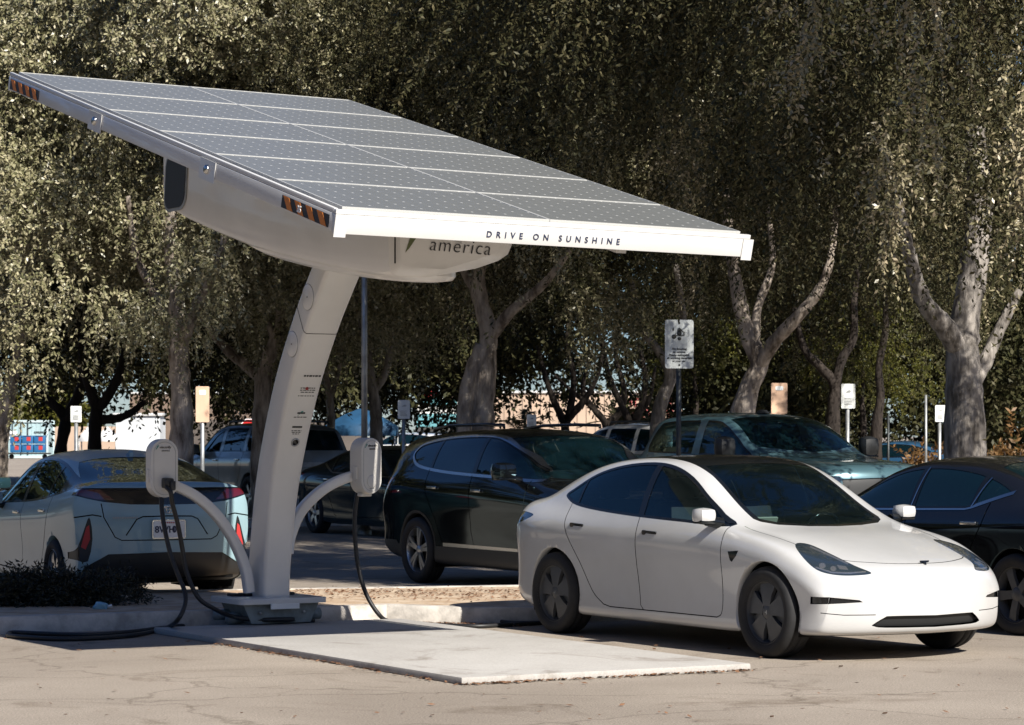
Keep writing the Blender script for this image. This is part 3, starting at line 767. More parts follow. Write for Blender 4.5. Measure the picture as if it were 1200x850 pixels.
# ---------------------------------------------------------------- silver liftback seen from behind
def liftback(name, label, loc, rz, P):
    rows = [
     (2.30, .5, .42, .78, .43, .74, .58, .44, .44), (2.30, .5, .33, .79, .50, .74, .58, .52, .53), (2.27, .48, .24, .82, .57, .76, .58, .60, .62),
     (2.18, .42, .2, .84, .65, .79, .6, .68, .69), (2.0, .3, .19, .86, .73, .81, .6, .755, .77), (1.75, .16, .18, .875, .81, .82, .62, .83, .85),
     (1.45, .08, .175, .88, .87, .825, .64, .89, .91), (1.2, .07, .17, .88, .90, .83, .68, .95, .97), (.95, .08, .17, .88, .92, .83, .70, 1.06, 1.10),
     (.65, .09, .17, .88, .935, .83, .67, 1.21, 1.27), (.35, .06, .17, .88, .95, .83, .64, 1.34, 1.40), (.0, .02, .17, .88, .965, .83, .62, 1.405, 1.475),
     (-.4, 0, .17, .88, .985, .83, .61, 1.42, 1.49), (-.8, 0, .17, .882, 1.01, .825, .61, 1.40, 1.465), (-1.2, 0, .18, .885, 1.045, .82, .605, 1.345, 1.40),
     (-1.55, 0, .2, .885, 1.085, .81, .60, 1.275, 1.315), (-1.85, -.03, .22, .88, 1.115, .80, .60, 1.215, 1.235), (-2.05, -.07, .26, .875, 1.13, .80, .62, 1.185, 1.195),
     (-2.15, -.12, .28, .87, 1.12, .81, .64, 1.165, 1.175), (-2.20, -.16, .31, .865, 1.05, .81, .64, 1.09, 1.10), (-2.235, -.18, .36, .86, .93, .80, .64, .96, .965),
     (-2.26, -.2, .44, .855, .80, .80, .64, .81, .815), (-2.265, -.22, .54, .85, .66, .80, .64, .665, .67), (-2.265, -.22, .60, .85, .61, .80, .64, .612, .613),
    ]
    dlo = crv([(1.0, .93), (.4, .945), (-.2, .965), (-.8, 1.0), (-1.35, 1.06), (-1.85, 1.135), (-1.93, 1.165), (-1.75, 1.195), (-1.45, 1.25), (-1.0, 1.35), (-.6, 1.40), (-.2, 1.40), (.15, 1.345), (.5, 1.20), (.8, 1.04)], 4, True)
    ws = mir([(1.22, 0), (1.15, .35), (1.0, .62), (.85, .655), (.5, .60), (.2, .56), (.24, .3), (.25, 0)])
    fd = [(.92, .95), (.92, .6), (.88, .30), (-.1, .28), (-.16, .5), (-.18, 1.0)]
    rd = [(-.18, 1.0), (-.16, .5), (-.1, .28), (-.72, .28)] + crv([(-.8, .31), (-.92, .48), (-1.05, .68), (-1.18, .88), (-1.2, 1.06)], 3)
    def extra(c, parts):
        c.region('rear_window', mir([(-1.08, 0), (-1.10, .4), (-1.13, .545), (-1.3, .60), (-1.6, .665), (-1.9, .715), (-2.02, .725), (-2.06, .4), (-2.065, 0)]), 'top', thr=.2, over=['body', 'dlo_trim'])
        parts['rear_window'] = ('rear_window', M['glass_dark'], -.003, 'one', None, None)
        # dark lamp band across the tail, pointed at the flanks
        c.region('lamp_band', mir([(0, .975), (.35, .98), (.60, 1.005), (.74, 1.035), (.90, 1.08), (.90, 1.13), (.7, 1.135), (0, 1.135)]), 'rear', thr=-.12, over=['body'], box=lambda p: p.x < -1.88)
        c.region('tail_light', [(.50, 1.02), (.66, 1.03), (.9, 1.088), (.9, 1.125), (.62, 1.12)], 'rear', thr=-.12, over=['lamp_band'], box=lambda p: p.x < -1.88)
        parts['tail_light'] = ('tail_light', M['darkred'], .001, 'pair', None, None)
        parts['lamp_band'] = ('lamp_band', M['trim'], -.002, 'one', None, None)
        # hatch panel and its shut line
        hp = [(0, .645), (.44, .645), (.50, .675), (.60, .86), (.62, .99)]
        c.region('tailgate', mir(hp+[(0, .99)]), 'rear', thr=.2, over=['body']); parts['tailgate'] = ('tailgate', P, 0, 'one', None, None)
        c.region('seam', strip(hp, .010), 'rear', thr=.2, over=['body', 'tailgate'])
        c.region('crease', strip([(0, .87), (.24, .865), (.30, .84), (.40, .69)], .012), 'rear', thr=.2, over=['tailgate'])
        # lower black bumper and upright reflectors
        c.region('lower_bumper', mir([(0, .2), (.80, .2), (.76, .40), (.56, .515), (0, .53)]), 'rear', thr=-.6, over=['body'], box=lambda p: p.x < -1.75)
        parts['lower_bumper'] = ('lower_bumper', M['black'], -.01, 'one', None, None)
        c.region('reflector', crv([(.74, .45), (.83, .46), (.855, .50), (.80, .66), (.745, .84), (.72, .84), (.70, .66)], 2, True), 'rear', thr=.0, over=['body'], box=lambda p: p.x < -1.8)
        c.region('reflred', [(.76, .56), (.80, .585), (.755, .77), (.73, .79), (.72, .66)], 'rear', thr=.0, over=['reflector'], box=lambda p: p.x < -1.8)
        parts['reflector'] = ('corner_reflector', M['black'], -.006, 'pair', None, {'reflred': (M['red_ink'], -.002)})
        c.region('seam', strip([(.62, .87), (.70, .885), (.86, .86)], .012), 'rear', thr=.0, over=['body'], box=lambda p: p.x < -1.8)
        D_ = DIAG_F()
        c.region('headlight', dproj(D_, [(2.1, .55, .58), (1.85, .86, .62), (1.7, .88, .78), (2.0, .6, .68)]), D_, over=['body', 'hood'])
        parts['headlight'] = ('headlight', M['lens'], -.002, 'pair', None, None)
    def after(c):
        pl = c.hit((-4, .02, .745), (1, 0, 0))[0].x; em = c.hit((-4, .02, .93), (1, 0, 0))[0].x
        def fin(root, made):
            o = (pl-.02, 0, .745); y_ = (0, -1, 0); z_ = (0, 0, 1)
            m = MB(); m.prism(rrect(.33, .18, .02), (pl-.004, 0, .745), y_, z_, (-.012, 0, 0)); p = m.build('number_plate', M['chrome'], root)
            m = MB(); m.prism(rrect(.305, .155, .012), (pl-.017, 0, .745), y_, z_, (-.004, 0, 0)); pp = m.build('plate_face', M['plate'], p)
            text_obj('plate_lettering', '8WH', .088, (pl-.0225, .142, .715), y_, z_, M['navy'], p, space=1.0, bold=.002)
            text_obj('plate_lettering', '01', .088, (pl-.0225, -.028, .715), y_, z_, M['navy'], p, space=1.1, bold=.002)
            m = MB()
            for k in range(9): m.box((pl-.0225, .075-.02*k, .808), (.002, .012, .014))
            m.build('plate_script', M['red_ink'], p)
            # round badge: ring and inner ovals
            m = MB(); e = em-.012
            for a, b, dz in ((.05, .034, 0), (.017, .032, 0), (.032, .012, .014)):
                m.tube([(e, a*math.cos(t), .93+dz+b*math.sin(t)) for t in np.linspace(0, 2*math.pi, 25)], .005, 6, False)
            m.build('badge', M['chrome'], root)
            m = MB()
            for k in range(11):      # small chrome lettering, too small to read
                m.box((c_x(.50-.022*k), .52-.022*k, .857), (.004, .013, .018 if k % 3 else .014))
            m.build('badge_lettering', M['galv'], root)
            m = MB()                # shark fin aerial
            m.prism([(-.09, 0), (-.085, .045), (-.06, .062), (-.02, .04), (.09, 0)], (-.98, -.02, 1.425), (1, 0, .1), (0, 0, 1), (0, .04, 0), bev=.012)
            m.build('roof_aerial', P, root)
            m = MB(); m.prism(crv([(-.3, -.03), (-.2, .01), (.2, .01), (.3, -.03)], 4), (-2.12, 0, 0), (0, 1, 0), (0, 0, 1), (.01, 0, 0))
            m.bm.free()
        def c_x(y): return em-.006+.05*(abs(y)/.6)**2
        return fin
    return build_car(name, label, loc, rz, rows, P, (1.35, -1.35), .315, .355, .77, 'multi', dlo,
                     [('front_window', -.1, 3), ('rear_side_window', -.98, -.2), ('quarter_window', -1.35, -1.02)], M['glass_tint'], ws,
                     [('front_door', fd, fd), ('rear_door', rd, rd[3:])], extra, [('crease', -.012, M['gap'])],
                     handles=[(0, -.02, .86), (1, -1.0, .90)], mirror=(.62, .86, .99, (.15, .2, .14)), Wl=.88, inside=(.0, -.85, .45, .9, .68, 1), hood=None, after=after, nu=7, nv=5)

# ---------------------------------------------------------------- black saloon
def saloon(name, label, loc, rz, P, gm, rim='five', chrome=True):
    rows = [
     (2.42, .5, .45, .80, .46, .76, .58, .47, .47), (2.42, .5, .34, .81, .55, .77, .58, .57, .58), (2.39, .48, .25, .84, .64, .79, .58, .67, .69),
     (2.3, .42, .21, .87, .72, .82, .6, .75, .76), (2.1, .28, .2, .895, .79, .845, .62, .82, .835), (1.8, .14, .19, .91, .85, .86, .64, .87, .89),
     (1.5, .06, .185, .92, .90, .865, .66, .92, .94), (1.2, .05, .18, .92, .935, .865, .70, .95, .97), (.95, .06, .17, .92, .95, .865, .73, 1.03, 1.06),
     (.62, .08, .17, .92, .965, .865, .70, 1.18, 1.24), (.3, .08, .17, .92, .975, .862, .665, 1.32, 1.38), (-.05, .03, .17, .92, .985, .86, .64, 1.385, 1.445),
     (-.5, 0, .17, .92, 1.0, .858, .625, 1.40, 1.465), (-.95, 0, .17, .922, 1.02, .852, .615, 1.365, 1.43), (-1.35, 0, .18, .923, 1.05, .84, .605, 1.285, 1.34),
     (-1.7, 0, .19, .922, 1.075, .82, .61, 1.185, 1.22), (-1.95, -.02, .21, .915, 1.08, .80, .62, 1.125, 1.145), (-2.2, -.06, .25, .90, 1.06, .79, .62, 1.10, 1.115),
     (-2.38, -.14, .30, .88, 1.03, .78, .62, 1.075, 1.09), (-2.47, -.2, .36, .865, .93, .77, .62, .97, .98), (-2.5, -.22, .48, .85, .76, .77, .62, .77, .775), (-2.5, -.22, .58, .84, .62, .77, .62, .625, .63),
    ]
    dlo = [(1.0, .965), (.4, .985), (-.3, 1.0), (-.93, 1.015), (-1.02, 1.03)] + crv([(-1.44, 1.14), (-1.43, 1.17), (-1.2, 1.255), (-.9, 1.325), (-.5, 1.365), (-.1, 1.355), (.2, 1.295), (.55, 1.16), (.85, 1.02)], 3)
    ws = mir([(1.2, 0), (1.14, .35), (1.0, .63), (.85, .67), (.5, .62), (.15, .575), (.19, .3), (.2, 0)])
    fd = [(.95, .98), (.95, .7), (.90, .32), (-.1, .30), (-.17, .55), (-.19, 1.02)]
    rd = [(-.19, 1.02), (-.17, .55), (-.1, .30), (-.75, .30)] + crv([(-.83, .34), (-.95, .52), (-1.08, .72), (-1.2, .9), (-1.22, 1.07)], 3)
    def extra(c, parts):
        c.region('rear_window', mir([(-.98, 0), (-1.0, .4), (-1.05, .54), (-1.4, .58), (-1.72, .62), (-1.82, .58), (-1.86, .3), (-1.87, 0)]), 'top', thr=.2, over=['body'])
        parts['rear_window'] = ('rear_window', M['glass_dark'], -.003, 'one', None, None)
        c.region('tail_light', dproj(DIAG_R, [(-2.4, .5, .90), (-2.2, .9, .88), (-2.05, .92, .98), (-2.3, .6, 1.01)]), DIAG_R, over=['body'])
        parts['tail_light'] = ('tail_light', M['redlamp'], -.002, 'pair', None, None)
        D_ = DIAG_F()
        c.region('headlight', dproj(D_, [(2.2, .58, .62), (1.95, .88, .66), (1.8, .92, .80), (2.1, .6, .73)]), D_, over=['body', 'hood'])
        parts['headlight'] = ('headlight', M['lens'], -.002, 'pair', None, None)
        c.region('grille', mir([(0, .34), (.36, .36), (.45, .5), (.42, .6), (0, .62)]), 'front', over=['body'], thr=.2)
        parts['grille'] = ('grille', M['black'], -.02, 'one', None, None)
        allp = ['body', 'dlo_trim', 'd0', 'd1', 'g_front_window', 'g_rear_side_window', 'g_quarter_window']
        if chrome:
            c.region('bright', strip([(1.0, .962), (.4, .982), (-.3, .997), (-.93, 1.012), (-1.02, 1.028), (-1.43, 1.15)], .015), 'side', thr=.1, over=allp, box=lambda p: p.y > .4)
            c.region('bright', [(-1.0, 1.03), (-1.43, 1.15), (-1.43, 1.175), (-1.05, 1.06)], 'side', thr=.1, over=allp, box=lambda p: p.y > .4)
            c.region('bright', strip([(-.20, 1.0), (-.235, 1.355)], .014), 'side', thr=.1, over=allp, box=lambda p: p.y > .4)
            c.region('bright', strip([(-1.0, 1.03), (-1.07, 1.275)], .016), 'side', thr=.1, over=allp, box=lambda p: p.y > .4)
    return build_car(name, label, loc, rz, rows, P, (1.41, -1.60), .335, .375, .80, rim, dlo,
                     [('front_window', -.17, 3), ('rear_side_window', -.985, -.25), ('quarter_window', -3, -1.04)], gm, ws,
                     [('front_door', fd, fd), ('rear_door', rd, rd[3:])], extra, [('bright', .004, M['chrome'])],
                     handles=[(0, -.02, .88), (1, -1.05, .90)], mirror=(.68, .90, 1.03, (.15, .21, .14)), Wl=.92, inside=(.0, -.9, .48, .93, .7, 1), nu=6, nv=4, hood=crv([(2.12, 0), (2.05, .35), (1.9, .58), (1.5, .70), (1.1, .73), (1.2, .35), (1.23, 0)], 2), wswin=M['glass_tint'])

# ---------------------------------------------------------------- crew-cab pickup
def pickup(name, label, loc, rz, P):
    rows = [
     (2.95, .25, .62, .88, .64, .86, .66, .645, .65), (2.95, .25, .48, .90, .80, .87, .66, .82, .83), (2.93, .23, .38, .95, 1.0, .9, .66, 1.05, 1.06),
     (2.88, .2, .36, .98, 1.14, .93, .68, 1.19, 1.21), (2.7, .14, .36, 1.0, 1.21, .95, .7, 1.25, 1.28), (2.3, .06, .37, 1.01, 1.25, .96, .72, 1.28, 1.31),
     (1.8, .04, .37, 1.015, 1.28, .96, .74, 1.31, 1.34), (1.4, .05, .37, 1.015, 1.30, .955, .8, 1.35, 1.37), (1.15, .08, .37, 1.015, 1.315, .95, .82, 1.50, 1.54),
     (.85, .1, .37, 1.015, 1.325, .945, .785, 1.69, 1.75), (.5, .06, .37, 1.015, 1.335, .945, .76, 1.82, 1.89), (.1, .02, .37, 1.015, 1.345, .945, .75, 1.855, 1.93),
     (-.4, 0, .37, 1.015, 1.355, .945, .75, 1.86, 1.935), (-.9, 0, .37, 1.015, 1.36, .945, .75, 1.85, 1.925), (-1.15, 0, .37, 1.015, 1.36, .945, .75, 1.83, 1.90),
     (-1.27, 0, .37, 1.015, 1.36, .945, .76, 1.78, 1.84), (-1.36, 0, .37, 1.015, 1.36, .945, .80, 1.50, 1.55), (-1.40, 0, .37, 1.015, 1.35, .945, .80, 1.36, 1.37),
     (-1.7, 0, .38, 1.015, 1.35, .96, .80, 1.355, 1.357), (-2.3, 0, .40, 1.015, 1.35, .96, .80, 1.355, 1.357), (-2.75, -.02, .45, 1.01, 1.35, .96, .8, 1.355, 1.357),
     (-2.86, -.04, .5, 1.0, 1.30, .95, .8, 1.33, 1.335), (-2.9, -.06, .6, .98, 1.1, .93, .8, 1.11, 1.115), (-2.9, -.06, .75, .97, .8, .93, .8, .805, .81),
    ]
    dlo = crv([(1.2, 1.345), (.6, 1.36), (-.2, 1.375), (-1.05, 1.39), (-1.20, 1.42), (-1.19, 1.55), (-1.08, 1.76), (-.98, 1.80), (-.5, 1.825), (.2, 1.82), (.45, 1.77), (.75, 1.63), (1.0, 1.48)], 4, True)
    ws = mir([(1.38, 0), (1.3, .4), (1.16, .74), (1.02, .78), (.7, .72), (.42, .68), (.46, .35), (.47, 0)])
    fd = [(1.05, 1.34), (1.05, .8), (1.0, .55), (.02, .55), (-.03, .7), (-.05, 1.42)]
    rd = [(-.05, 1.42), (-.03, .7), (.02, .55), (-.95, .55), (-1.15, .8), (-1.2, 1.45)]
    def extra(c, parts):
        # painted posts between the side windows
        c.region('post', [(-.13, 1.3), (.05, 1.3), (.02, 1.9), (-.16, 1.9)], 'side', thr=.1, over=['dlo_trim'], box=lambda p: p.y > .4)
        c.region('rear_window', mir([(0, 1.45), (.68, 1.45), (.62, 1.76), (0, 1.78)]), 'rear', thr=.3, over=['body'])
        parts['rear_window'] = ('rear_window', M['glass_tint'], -.004, 'one', None, None)
        D_ = DIAG_F()
        c.region('headlight', dproj(D_, [(2.8, .66, .92), (2.6, 1.0, .94), (2.55, 1.0, 1.12), (2.8, .66, 1.12)]), D_, over=['body', 'hood'])
        parts['headlight'] = ('headlight', M['lens'], -.002, 'pair', None, None)
        c.region('grille', mir([(0, .62), (.6, .64), (.64, 1.08), (0, 1.1)]), 'front', over=['body'], thr=.2)
        parts['grille'] = ('grille', M['black'], -.02, 'one', None, None)
        c.region('bed', [(-2.72, -.86), (-1.46, -.86), (-1.46, .86), (-2.72, .86)], 'top', thr=.5, over=['body'])
        parts['bed'] = ('bed_liner', M['black'], -.35, 'one', None, None)
        c.region('tail_light', dproj(DIAG_R, [(-2.8, .82, .95), (-2.7, 1.02, .95), (-2.7, 1.02, 1.28), (-2.8, .82, 1.28)]), DIAG_R, over=['body'])
        parts['tail_light'] = ('tail_light', M['redlamp'], -.002, 'pair', None, None)
    def after(c):
        def fin(root, made):
            m = MB(); m.lathe([(0, .05), (.05, .045), (.09, .0)], Matrix.Translation((.18, 0, 1.92)) @ Matrix.Diagonal((1.3, 1, 1, 1)), 20); m.build('roof_lamp', M['black'], root)
        return fin
    return build_car(name, label, loc, rz, rows, P, (1.85, -1.79), .40, .46, .86, 'six', dlo,
                     [('front_window', .045, 3), ('rear_side_window', -3, -.13)], M['glass_tint'], ws,
                     [('front_door', fd, fd), ('rear_door', rd, rd[3:])], extra, [('post', .0, P)],
                     handles=[(0, .1, 1.2), (1, -.95, 1.22)], mirror=(.98, 1.03, 1.47, (.16, .26, .27)), Wl=1.01, inside=(.15, -.7, .85, 1.33, .78, 1), hood=crv([(2.75, 0), (2.65, .5), (2.4, .76), (1.6, .84), (1.3, .84), (1.4, .4), (1.44, 0)], 2), after=after, cat='pickup', wwid=.27, shell=M['black'])

# ---------------------------------------------------------------- big silver wagon-like SUV
def big_suv(name, label, loc, rz, P):
    rows = [
     (2.55, .3, .6, .88, .62, .85, .62, .63, .635), (2.55, .3, .46, .9, .8, .86, .62, .83, .84), (2.53, .28, .38, .94, .95, .88, .64, 1.0, 1.01),
     (2.45, .24, .36, .97, 1.06, .9, .66, 1.1, 1.12), (2.2, .14, .36, .99, 1.12, .92, .7, 1.15, 1.18), (1.8, .06, .36, 1.0, 1.17, .93, .74, 1.2, 1.22),
     (1.4, .05, .36, 1.0, 1.21, .93, .78, 1.25, 1.28), (1.1, .08, .36, 1.0, 1.23, .925, .79, 1.42, 1.46), (.8, .08, .36, 1.0, 1.24, .92, .765, 1.63, 1.69),
     (.45, .05, .36, 1.0, 1.25, .92, .75, 1.77, 1.84), (0, 0, .36, 1.0, 1.255, .92, .745, 1.81, 1.88), (-.6, 0, .36, 1.0, 1.26, .92, .745, 1.815, 1.885),
     (-1.2, 0, .36, 1.0, 1.265, .92, .74, 1.81, 1.88), (-1.8, 0, .37, 1.0, 1.27, .915, .735, 1.79, 1.86), (-2.2, -.03, .4, .99, 1.27, .91, .72, 1.76, 1.83),
     (-2.36, -.06, .42, .985, 1.25, .905, .715, 1.68, 1.74), (-2.48, -.08, .44, .98, 1.2, .9, .72, 1.40, 1.43), (-2.56, -.1, .48, .975, 1.08, .89, .72, 1.12, 1.14),
     (-2.6, -.12, .55, .96, .86, .88, .72, .88, .89), (-2.6, -.12, .66, .95, .7, .88, .72, .705, .71),
    ]
    dlo = crv([(1.15, 1.26), (.5, 1.27), (-.5, 1.28), (-1.9, 1.295), (-2.2, 1.33), (-2.2, 1.45), (-2.08, 1.66), (-1.95, 1.72), (-1.2, 1.755), (-.3, 1.76), (.2, 1.74), (.5, 1.67), (.8, 1.52)], 4, True)
    ws = mir([(1.32, 0), (1.2, .4), (1.08, .7), (.9, .74), (.6, .69), (.35, .66), (.4, .3), (.42, 0)])
    fd = [(1.05, 1.25), (1.05, .8), (1.0, .52), (0, .52), (-.04, .7), (-.06, 1.3)]
    rd = [(-.06, 1.3), (-.04, .7), (0, .52), (-.85, .52), (-1.0, .7), (-1.2, 1.0), (-1.22, 1.32)]
    def extra(c, parts):
        c.region('post', [(-.14, 1.2), (.02, 1.2), (0, 1.8), (-.16, 1.8)], 'side', thr=.1, over=['dlo_trim'], box=lambda p: p.y > .4)
        c.region('post', [(-1.30, 1.2), (-1.16, 1.2), (-1.14, 1.8), (-1.28, 1.8)], 'side', thr=.1, over=['dlo_trim'], box=lambda p: p.y > .4)
        c.region('rear_window', mir([(0, 1.31), (.74, 1.31), (.70, 1.42), (.62, 1.70), (0, 1.73)]), 'rear', thr=.1, over=['body'])
        parts['rear_window'] = ('rear_window', M['glass_dark'], -.004, 'one', None, None)
        c.region('tail_light', dproj(DIAG_R, [(-2.5, .68, 1.02), (-2.3, .98, 1.0), (-2.25, .98, 1.26), (-2.45, .76, 1.26)]), DIAG_R, over=['body'])
        parts['tail_light'] = ('tail_light', M['redbright'], -.002, 'pair', None, None)
        c.region('step', mir([(0, .60), (.9, .6), (.9, .68), (0, .68)]), 'rear', thr=.1, over=['body'])
        c.region('step', mir([(0, .98), (.62, .98), (.60, 1.07), (0, 1.07)]), 'rear', thr=.1, over=['body'])
        c.region('lower', mir([(0, .3), (.98, .3), (.98, .5), (0, .5)]), 'rear', thr=-.5, over=['body'], box=lambda p: p.x < -2.2)
        D_ = DIAG_F()
        c.region('headlight', dproj(D_, [(2.4, .64, .85), (2.2, .96, .88), (2.15, .97, 1.04), (2.4, .64, 1.02)]), D_, over=['body', 'hood'])
        parts['headlight'] = ('headlight', M['lens'], -.002, 'pair', None, None)
        c.region('grille', mir([(0, .66), (.5, .68), (.54, 1.0), (0, 1.02)]), 'front', over=['body'], thr=.2)
        parts['grille'] = ('grille', M['black'], -.02, 'one', None, None)
    def after(c):
        pl = c.hit((-4, .02, .86), (1, 0, 0))[0].x
        def fin(root, made):
            m = MB(); m.prism(rrect(.32, .17, .01), (pl+.005, 0, .86), (0, -1, 0), (0, 0, 1), (-.02, 0, 0)); m.build('number_plate', M['plate'], root)
            for sg in (1, -1):
                m = MB(); m.tube([(.1, sg*.66, 1.86), (.05, sg*.66, 1.90), (-.8, sg*.66, 1.915), (-1.9, sg*.65, 1.89), (-1.95, sg*.65, 1.84)], .02, 8); m.build('roof_rail', M['black'], root, 60)
            m = MB(); m.tube([(-2.46, .05, 1.33), (-2.48, .2, 1.37), (-2.47, .34, 1.36)], .014, 6); m.build('rear_wiper', M['black'], root)
        return fin
    return build_car(name, label, loc, rz, rows, P, (1.55, -1.55), .40, .46, .85, 'six', dlo,
                     [('front_window', .04, 3), ('rear_side_window', -1.14, -.14), ('quarter_window', -3, -1.30)], M['glass_dark'], ws,
                     [('front_door', fd, fd), ('rear_door', rd, rd[3:])], extra, [('post', 0, P), ('step', .012, M['galv']), ('lower', 0, M['black'])],
                     handles=[(0, .1, 1.1), (1, -1.0, 1.12)], mirror=(.92, 1.0, 1.33, (.16, .26, .2)), Wl=1.0, hood=crv([(2.3, 0), (2.2, .5), (2.0, .7), (1.5, .8), (1.25, .82), (1.3, .4), (1.36, 0)], 2), after=after, nu=5, nv=4, wwid=.27)

def recolour(root, old, new):
    """give a copied car its own paint without touching the shared mesh"""
    def rec(o):
        if o.type == 'MESH':
            for i, s_ in enumerate(o.material_slots):
                if s_.material == old: s_.link = 'OBJECT'; s_.material = new
        for ch in o.children: rec(ch)
    rec(root)

def all_cars():
    white_sedan()
    k = paint('black_suv_paint', (0.006, 0.007, 0.008)); sv = suv('crossover', 'black crossover with chrome framed side windows, its nose hidden behind the white sedan', (.435, 28.91), -60.16, k, M['glass_dark'])
    ps = paint('silver_teal_paint', (0.24, 0.36, 0.40), .1, .4); ps.node_tree.nodes['Principled BSDF'].inputs['Coat Weight'].default_value = .45; liftback('hatchback', 'silver hatchback seen from behind, parked nose away left of the leaning column', (-4.19, 27.37), 115, ps)
    kb = paint('black_sedan_paint', (0.007, 0.007, 0.008)); sa = saloon('sedan', 'black sedan with chrome window line at the right edge, nosed in beside the white sedan', (4.07, 23.73), 119.84, kb, M['glass_dark'])
    pt = paint('teal_pickup_paint', (0.075, 0.15, 0.175), .4, .3); pickup('pickup_truck', 'teal crew cab pickup facing the camera behind the white sedan', (3.27, 36.2), -60.16, pt)
    sg = paint('silver_suv_paint', (0.20, 0.215, 0.21), .45, .35); bs_ = big_suv('sport_utility', 'silver full size SUV with red tail lamp seen from behind, partly hidden by the column', (-5.3, 56.6), 119.84, sg)
    # further cars copied from the ones above
    dk = paint('dark_teal_paint', (0.012, 0.022, 0.025)); d1 = copy_tree(sa); d1.location = (-1.72, 43.6, 0); d1.rotation_euler.z = R(-60.16); recolour(d1, kb, dk)
    tag(d1, 'dark sedan with silver wheels behind the right hand charger, tail to the left', 'car')
    dd = paint('dark_blue_paint', (0.012, 0.03, 0.036)); d2 = copy_tree(sa); d2.location = (-5.2, 33.6, 0); d2.rotation_euler.z = R(117); recolour(d2, kb, dd)
    tag(d2, 'dark blue sedan whose roof shows just above the silver hatchback', 'car')
    wh = paint('white_crossover_paint', (0.75, 0.75, 0.74)); s2 = copy_tree(bs_); s2.location = (2.75, 58.5, 0); s2.rotation_euler.z = R(119.84); recolour(s2, sg, wh)
    tag(s2, 'white sport utility with roof rails showing between the black crossover and the teal pickup', 'car')
    w2 = paint('white_far_paint', (0.6, 0.6, 0.6)); s3 = copy_tree(sa); s3.location = (9.6, 47.5, 0); s3.rotation_euler.z = R(175); recolour(s3, kb, w2)
    tag(s3, 'white sedan roof showing above the black sedan at the right edge', 'car')
    bl = paint('blue_far_paint', (0.02, 0.07, 0.14)); s4 = copy_tree(sa); s4.location = (10.6, 75, 0); s4.rotation_euler.z = R(150); recolour(s4, kb, bl)
    tag(s4, 'small blue car far off to the right of the teal pickup', 'car')
    w3 = paint('white_van_paint', (0.6, 0.6, 0.58)); s5 = copy_tree(sv); s5.location = (-4.9, 120, 0); s5.rotation_euler.z = R(160); recolour(s5, k, w3)
    tag(s5, 'distant white car left of the black crossover, under the parking sign', 'car')
    kk = paint('dark_far_paint', (0.02, 0.025, 0.03)); s6 = copy_tree(sa); s6.location = (-6.1, 78, 0); s6.rotation_euler.z = R(120); recolour(s6, kb, kk)
    recolour(sa, M['alloy'], M['aero'])
    tag(s6, 'dark car far back in front of the blue tent, right of the silver SUV', 'car')
